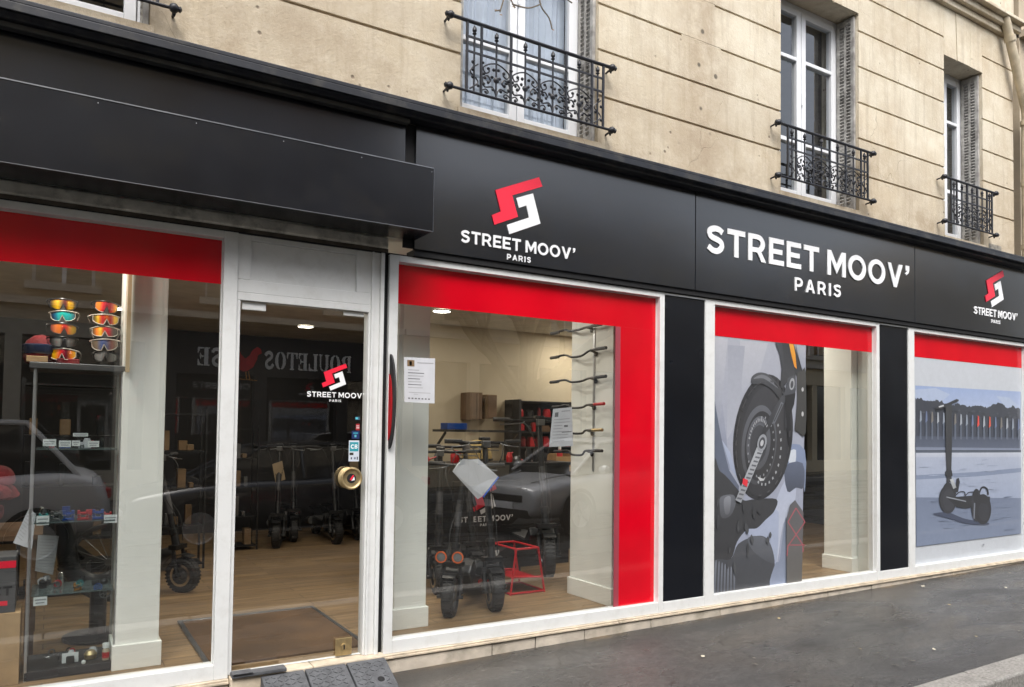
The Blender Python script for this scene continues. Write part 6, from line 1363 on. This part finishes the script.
sungl(105, 345, 30, [(110, 100, 85), (140, 120, 100), Bu, (110, 120, 160), (160, 100, 90), (130, 120, 100)], WF, 'white rimmed bluish sunglasses, fourth in the right column', 11)
sungl(105, 357.5, 26, [(100, 100, 98), Gy, (110, 110, 108), (60, 60, 60), (110, 110, 108), Gy], MATTEB, 'plain grey sunglasses at the foot of the right column', 10)
rk = thing('glasses_rack', 'upright clear rack holding two columns of sunglasses on the cabinet', 'rack', (.14, .46, 1.866))
mb = MB()
for u in (63, 105): x = on_y(u, 330, .47).x; mb.box(x-.02, x+.02, .462, .468, 1.868, 2.24)
build_split(mb, 'upright', pm('smoked_acrylic', (.08, .08, .08), .2), rk); MB().box(-.02, .32, .42, .55, 1.866, 1.872).build('base', MATTEB, rk)
hm = thing('helmet', 'dark red and black helmet on the cabinet beside the sunglasses', 'helmet', (-.055, .50, 1.866))
hx, hy, hz = on_y(42, 350, .50).x, .50, 1.866
MB().lathe([(.075, 0), (.09, .03), (.092, .08), (.075, .125), (.04, .155), (.001, .165)], (hx, hy, hz), (0, 0, 1), 22).build('shell', REDC, hm, smooth=True)
MB().lathe([(.091, .05), (.097, .06), (.097, .10), (.088, .105)], (hx, hy-.004, hz), (0, 0, 1), 22).build('visor', pm('navy_visor', (.02, .03, .07), .12, spec=.8), hm, smooth=True)
boxthing('small_carton', 'small tan carton on the cabinet under the helmet', 'carton', hx-.07, hx+.03, .37, .40, 1.866, 1.90, CARD)
boxthing('red_carton', 'red and tan carton on the cabinet under the sunglasses', 'carton', .02, .13, .385, .42, 1.866, 1.895, REDC)

# things left of and behind the cabinet
bx1 = thing('cardboard_box', 'big brown cardboard box at the lower left corner', 'box', (-.4, .45, FZ)); MB().box(-.85, on_y(20, 640, .32).x, .32, .60, FZ, on_y(10, 613, .32).z).build('carton', CARD, bx1, bevel=.004)
MB().box(-.5, -.44, .3185, .3195, FZ+.01, on_y(10, 613, .32).z-.005).build('parcel_tape', CARDD, bx1)
zb1 = on_y(10, 613, .32).z
bx2 = thing('printed_box', 'grey printed box with red stripe and letters CT, on the cardboard box', 'box', (-.35, .4, zb1)); xr = on_y(16, 580, .33).x; zt1 = on_y(8, 556.5, .33).z
MB().box(-.8, xr, .33, .56, zb1+.001, zt1).build('carton', PLA, bx2, bevel=.003)
MB().box(-.8, xr-.002, .3285, .3297, on_y(8, 568, .33).z, on_y(8, 561, .33).z).build('red_stripe', LREDM, bx2)
vs, fs = [], []
lt = MB(); a_ = on_y(.5, 596, .328); ht = on_y(3, 586.5, .328).z-a_.z
v1, f1 = loops_mesh([[((px)*ht, py*ht) for px, py in l] for l in glyph('C', .24)[1]], lambda c: (a_.x-.045+c.x, .3285-c.z, a_.z+c.y), .001); lt.add(v1, f1)
v1, f1 = loops_mesh([[((px)*ht, py*ht) for px, py in l] for l in glyph('T', .24)[1]], lambda c: (on_y(2.5, 596, .328).x+c.x*.95, .3285-c.z, a_.z+c.y), .001); lt.add(v1, f1)
lt.build('lettering', pm('black_print', (.01, .01, .012), .5), bx2)
MB().box(-.5, on_y(7.5, 600, .33).x, .3285, .3297, on_y(5, 605.5, .33).z, on_y(5, 601, .33).z).build('red_label', LREDM, bx2)
def sheet_paper(pix, y, label, seedv=4):
    q_ = [on_y(u, v, y) for u, v in pix]; mb = MB(); mb.add([tuple(p) for p in q_], [tuple(range(len(q_)-1, -1, -1))]); 
    lo_ = q_[0]; ax = (q_[1]-q_[0]); dn = (q_[3]-q_[0])
    for k in range(9):
        f_ = .1+.085*k; p0 = lo_+dn*f_+ax*.12; p1 = lo_+dn*f_+ax*.82; th_ = dn.normalized()*.003
        mb.add([tuple(p+Vector((0, -.001, 0))) for p in (p0, p1, p1+th_, p0+th_)], [(3, 2, 1, 0)], 1)
    o = mb.build('printed_sheet', [PAPER, INKL]); tag(centre(o), label, 'paper')
sheet_paper([(29, 508), (36, 514), (32, 549), (13, 543)], .46, 'leaning printed sheet left of the glass cabinet'); sheet_paper([(38, 535), (59, 536), (53, 575), (35, 571)], .74, 'printed sheet hanging behind the cabinet glass')
# red quilted goods, dark shelving and a bike wheel behind the left window
rg = thing('clothes_pile', 'pile of dark red clothing left of the cabinet', 'clothes', (-.5, 1.2, .9)); mb = MB(); random.seed(13)
for i in range(60): mb.lathe([(.001, -.05), (.05, -.035), (.08, 0), (.05, .03), (.001, .05)], (-1.05+random.uniform(0, .85), 1.2+random.uniform(-.2, .15), .91+random.uniform(0, .42)), (random.uniform(-1, 1), random.uniform(-1, 1), 1), 12)
mb.build('fabric', REDC, rg, smooth=True)
tb = thing('display_table', 'dark table under the pile of red clothing', 'table', (-.6, 1.2, FZ)); MB().box(-1.6, -.02, .85, 1.6, .84, .87).build('top', BROWNF, tb)
for x in (-1.5, -.1):
    for y in (.9, 1.5): MB().box(x, x+.05, y, y+.05, FZ, .8395).build('leg', BROWNF, tb)
def bicycle_wheel(x, y, z, r_, label, ax=(.3, 1, 0)):
    t = thing('bicycle_wheel', label, 'wheel', (x, y, z-r_)); MB().lathe([(r_*.88, -.02), (r_*.97, -.02), (r_, 0), (r_*.97, .02), (r_*.88, .02)], (x, y, z), ax, 40, 0, True).build('tyre', RUBBER, t, smooth=True)
    mb = MB(); e1 = Vector(ax).normalized().cross(Vector((0, 0, 1))).normalized()
    for k in range(16): a = 2*pi*k/16; p = Vector((x, y, z))+(e1*cos(a)+Vector((0, 0, 1))*sin(a))*r_*.9; mb.tube([(x, y, z), tuple(p)], .0025, 4)
    mb.lathe([(.001, -.03), (.03, -.03), (.03, .03), (.001, .03)], (x, y, z), ax, 14); mb.build('spokes', GREYM, t)
bicycle_wheel(.42, 2.1, FZ+.33, .30, 'black bicycle wheel behind the glass cabinet')
vr = thing('black_stand', 'black curved seat shell behind the lower cabinet shelves', 'seat', (.25, 1.15, FZ)); MB().tube(smooth_path([(.10, 1.15, .9), (.14, 1.15, .60), (.30, 1.15, .50), (.46, 1.15, .60), (.50, 1.15, .92)], 5), .06, 10).build('shell', MATTEB, vr, smooth=True); MB().cyl((.30, 1.15, FZ), (.30, 1.15, .5), .05, 12).lathe([(.001, 0), (.2, 0), (.2, .02), (.001, .03)], (.30, 1.15, FZ+.0005), (0, 0, 1), 20).build('foot', MATTEB, vr)
for i, (x, y, wz) in enumerate(((-.2, 2.6, 1.9), (.9, 3.4, 1.7), (1.62, 4.35, 1.55))):
    t = thing('parts_display', ['dark display shelf deep behind the left window', 'dark display shelf between pillar and mullion', 'small glass display case left inside the door'][i], 'shelf', (x, y, FZ)); mb = MB(); W = .42 if i else .8
    for a in (0, W-.02):
        for b in (0, .28): mb.box(x+a, x+a+.02, y+b, y+b+.02, FZ, wz)
    for k in range(5): mb.box(x+.0205, x+W-.0205, y, y+.30, FZ+.04+k*(wz-FZ-.1)/4, FZ+.055+k*(wz-FZ-.1)/4)
    mb.build('frame', MATTEB, t); mb = MB(); random.seed(30+i)
    mb2 = MB()
    for k in range(4):
        zz = FZ+.0555+k*(wz-FZ-.1)/4
        for j in range(3):
            xx = x+.05+j*(W-.1)/3+random.uniform(-.02, .02); bw_ = random.uniform(.03, .08); (mb if random.random() < .35 else mb2).box(xx, xx+bw_, y+.04+random.uniform(0, .1), y+.18, zz, zz+random.uniform(.04, .22))
    build_split(mb, 'boxed_goods', MATTEB if i == 0 else GREYM, t, bevel=.004); build_split(mb2, 'carton', CARDD, t, bevel=.004)

# ------------------------------------------------------------------ outside the door
def ramp_block(x0, x1, label, hole=False):
    t = thing('kerb_ramp', label, 'ramp', ((x0+x1)/2, -.2, slope(x0)), group='rubber kerb ramps at the door')
    z0 = slope((x0+x1)/2)+.002; prof = [(-.045, z0), (-.045, .118), (-.08, .116), (-.285, z0+.022), (-.30, z0)]
    vs = [(x0+.004, y, z) for y, z in prof]+[(x1-.004, y, z) for y, z in prof]; n = len(prof)
    mb = MB(); mb.add(vs, [tuple(range(n)), tuple(range(2*n-1, n-1, -1))]+[(i, i+n, (i+1) % n+n, (i+1) % n) for i in range(n)]); mb.build('block', RAMPR, t, bevel=.006)
    mb = MB(); random.seed(int(x0*50))       # checker ribs
    d = Vector((0, -.205, (z0+.022-.116))); u_ = d.normalized(); nrm = Vector((0, u_.z, -u_.y))
    if nrm.z < 0: nrm = -nrm
    for i in range(int((x1-x0)/.034)):
        for j in range(7):
            c = Vector((x0+.03+i*.034, -.08, .116))+d*((j+.5)/7)+nrm*.0015; s_ = 1 if (i+j) % 2 else -1
            if c.x > x1-.02: continue
            if hole and abs(c.x-(x1-.09)) < .035 and j in (3, 4, 5, 6): continue
            mb.obox(c, Vector((.011, 0, 0))+u_*.008*s_, (Vector((.008, 0, 0))*-s_+u_*.011)*.22, nrm*.0022)
    mb.build('ribs', RAMPR, t)
    if hole:
        c = Vector((x1-.09, -.08, .116))+d*.72+nrm*.0006; mb = MB(); mb.lathe([(.001, .0012), (.021, .0012), (.022, 0)], c, nrm, 16); mb.build('bolt_hole', DARK, t)
ramp_block(1.055, 1.305, 'left rubber ramp block on the pavement at the door step'); ramp_block(1.305, 1.555, 'middle rubber ramp block on the pavement at the door step'); ramp_block(1.555, 1.805, 'right rubber ramp block with a bolt hole, below the door jamb', True)
mb = MB(); mb.box(.90, 1.20, -.075, .0, .129, .150); mb.box(.90, 1.01, -.085, -.02, .1505, .160); o = mb.build('rubber_strip', RAMPR, bevel=.006); tag(centre(o), 'worn dark rubber strip on the threshold at the left of the door', 'strip')
# litter on the pavement
random.seed(77)
spots = [(949, 606), (970, 594), (990, 596), (895, 597), (913, 616), (952, 619), (987, 630), (905, 620), (906, 628), (976, 637), (944, 649), (934, 649), (779, 618), (754, 656), (755, 662), (878, 652), (895, 664), (912, 660), (860, 648), (861, 676), (703, 654), (1015, 606), (1006, 590), (960, 570), (836, 611), (1020, 632), (1010, 576), (893, 607), (1006, 563), (923, 588)]
for i, (u, v) in enumerate(spots):
    c = on_z(u, v, .045); c.z = slope(c.x)+.014; s_ = random.uniform(.016, .030); a = random.uniform(0, pi); e = Vector((cos(a), sin(a), .05)); f_ = Vector((-sin(a)*.6, cos(a)*.6, .14))
    big = u == 893
    mb = MB(); mb.add([c-e*s_, c-f_*s_+Vector((0, 0, .001)), c+e*s_*.4-f_*s_*.6, c+e*s_, c+f_*s_*.8+Vector((0, 0, .002)), c-e*s_*.3+f_*s_*.9], [(0, 1, 2, 3, 4, 5)])
    o = mb.build('fallen_leaf', pm('pale_leaf', (.50, .46, .36), .7, var=.4, scale=50) if i % 3 else pm('yellow_leaf', (.42, .33, .16), .7, var=.3, scale=50)); tag(centre(o), 'tiny pale leaf fragment lying on the wet pavement', 'leaf', 'leaf fragments on the pavement')
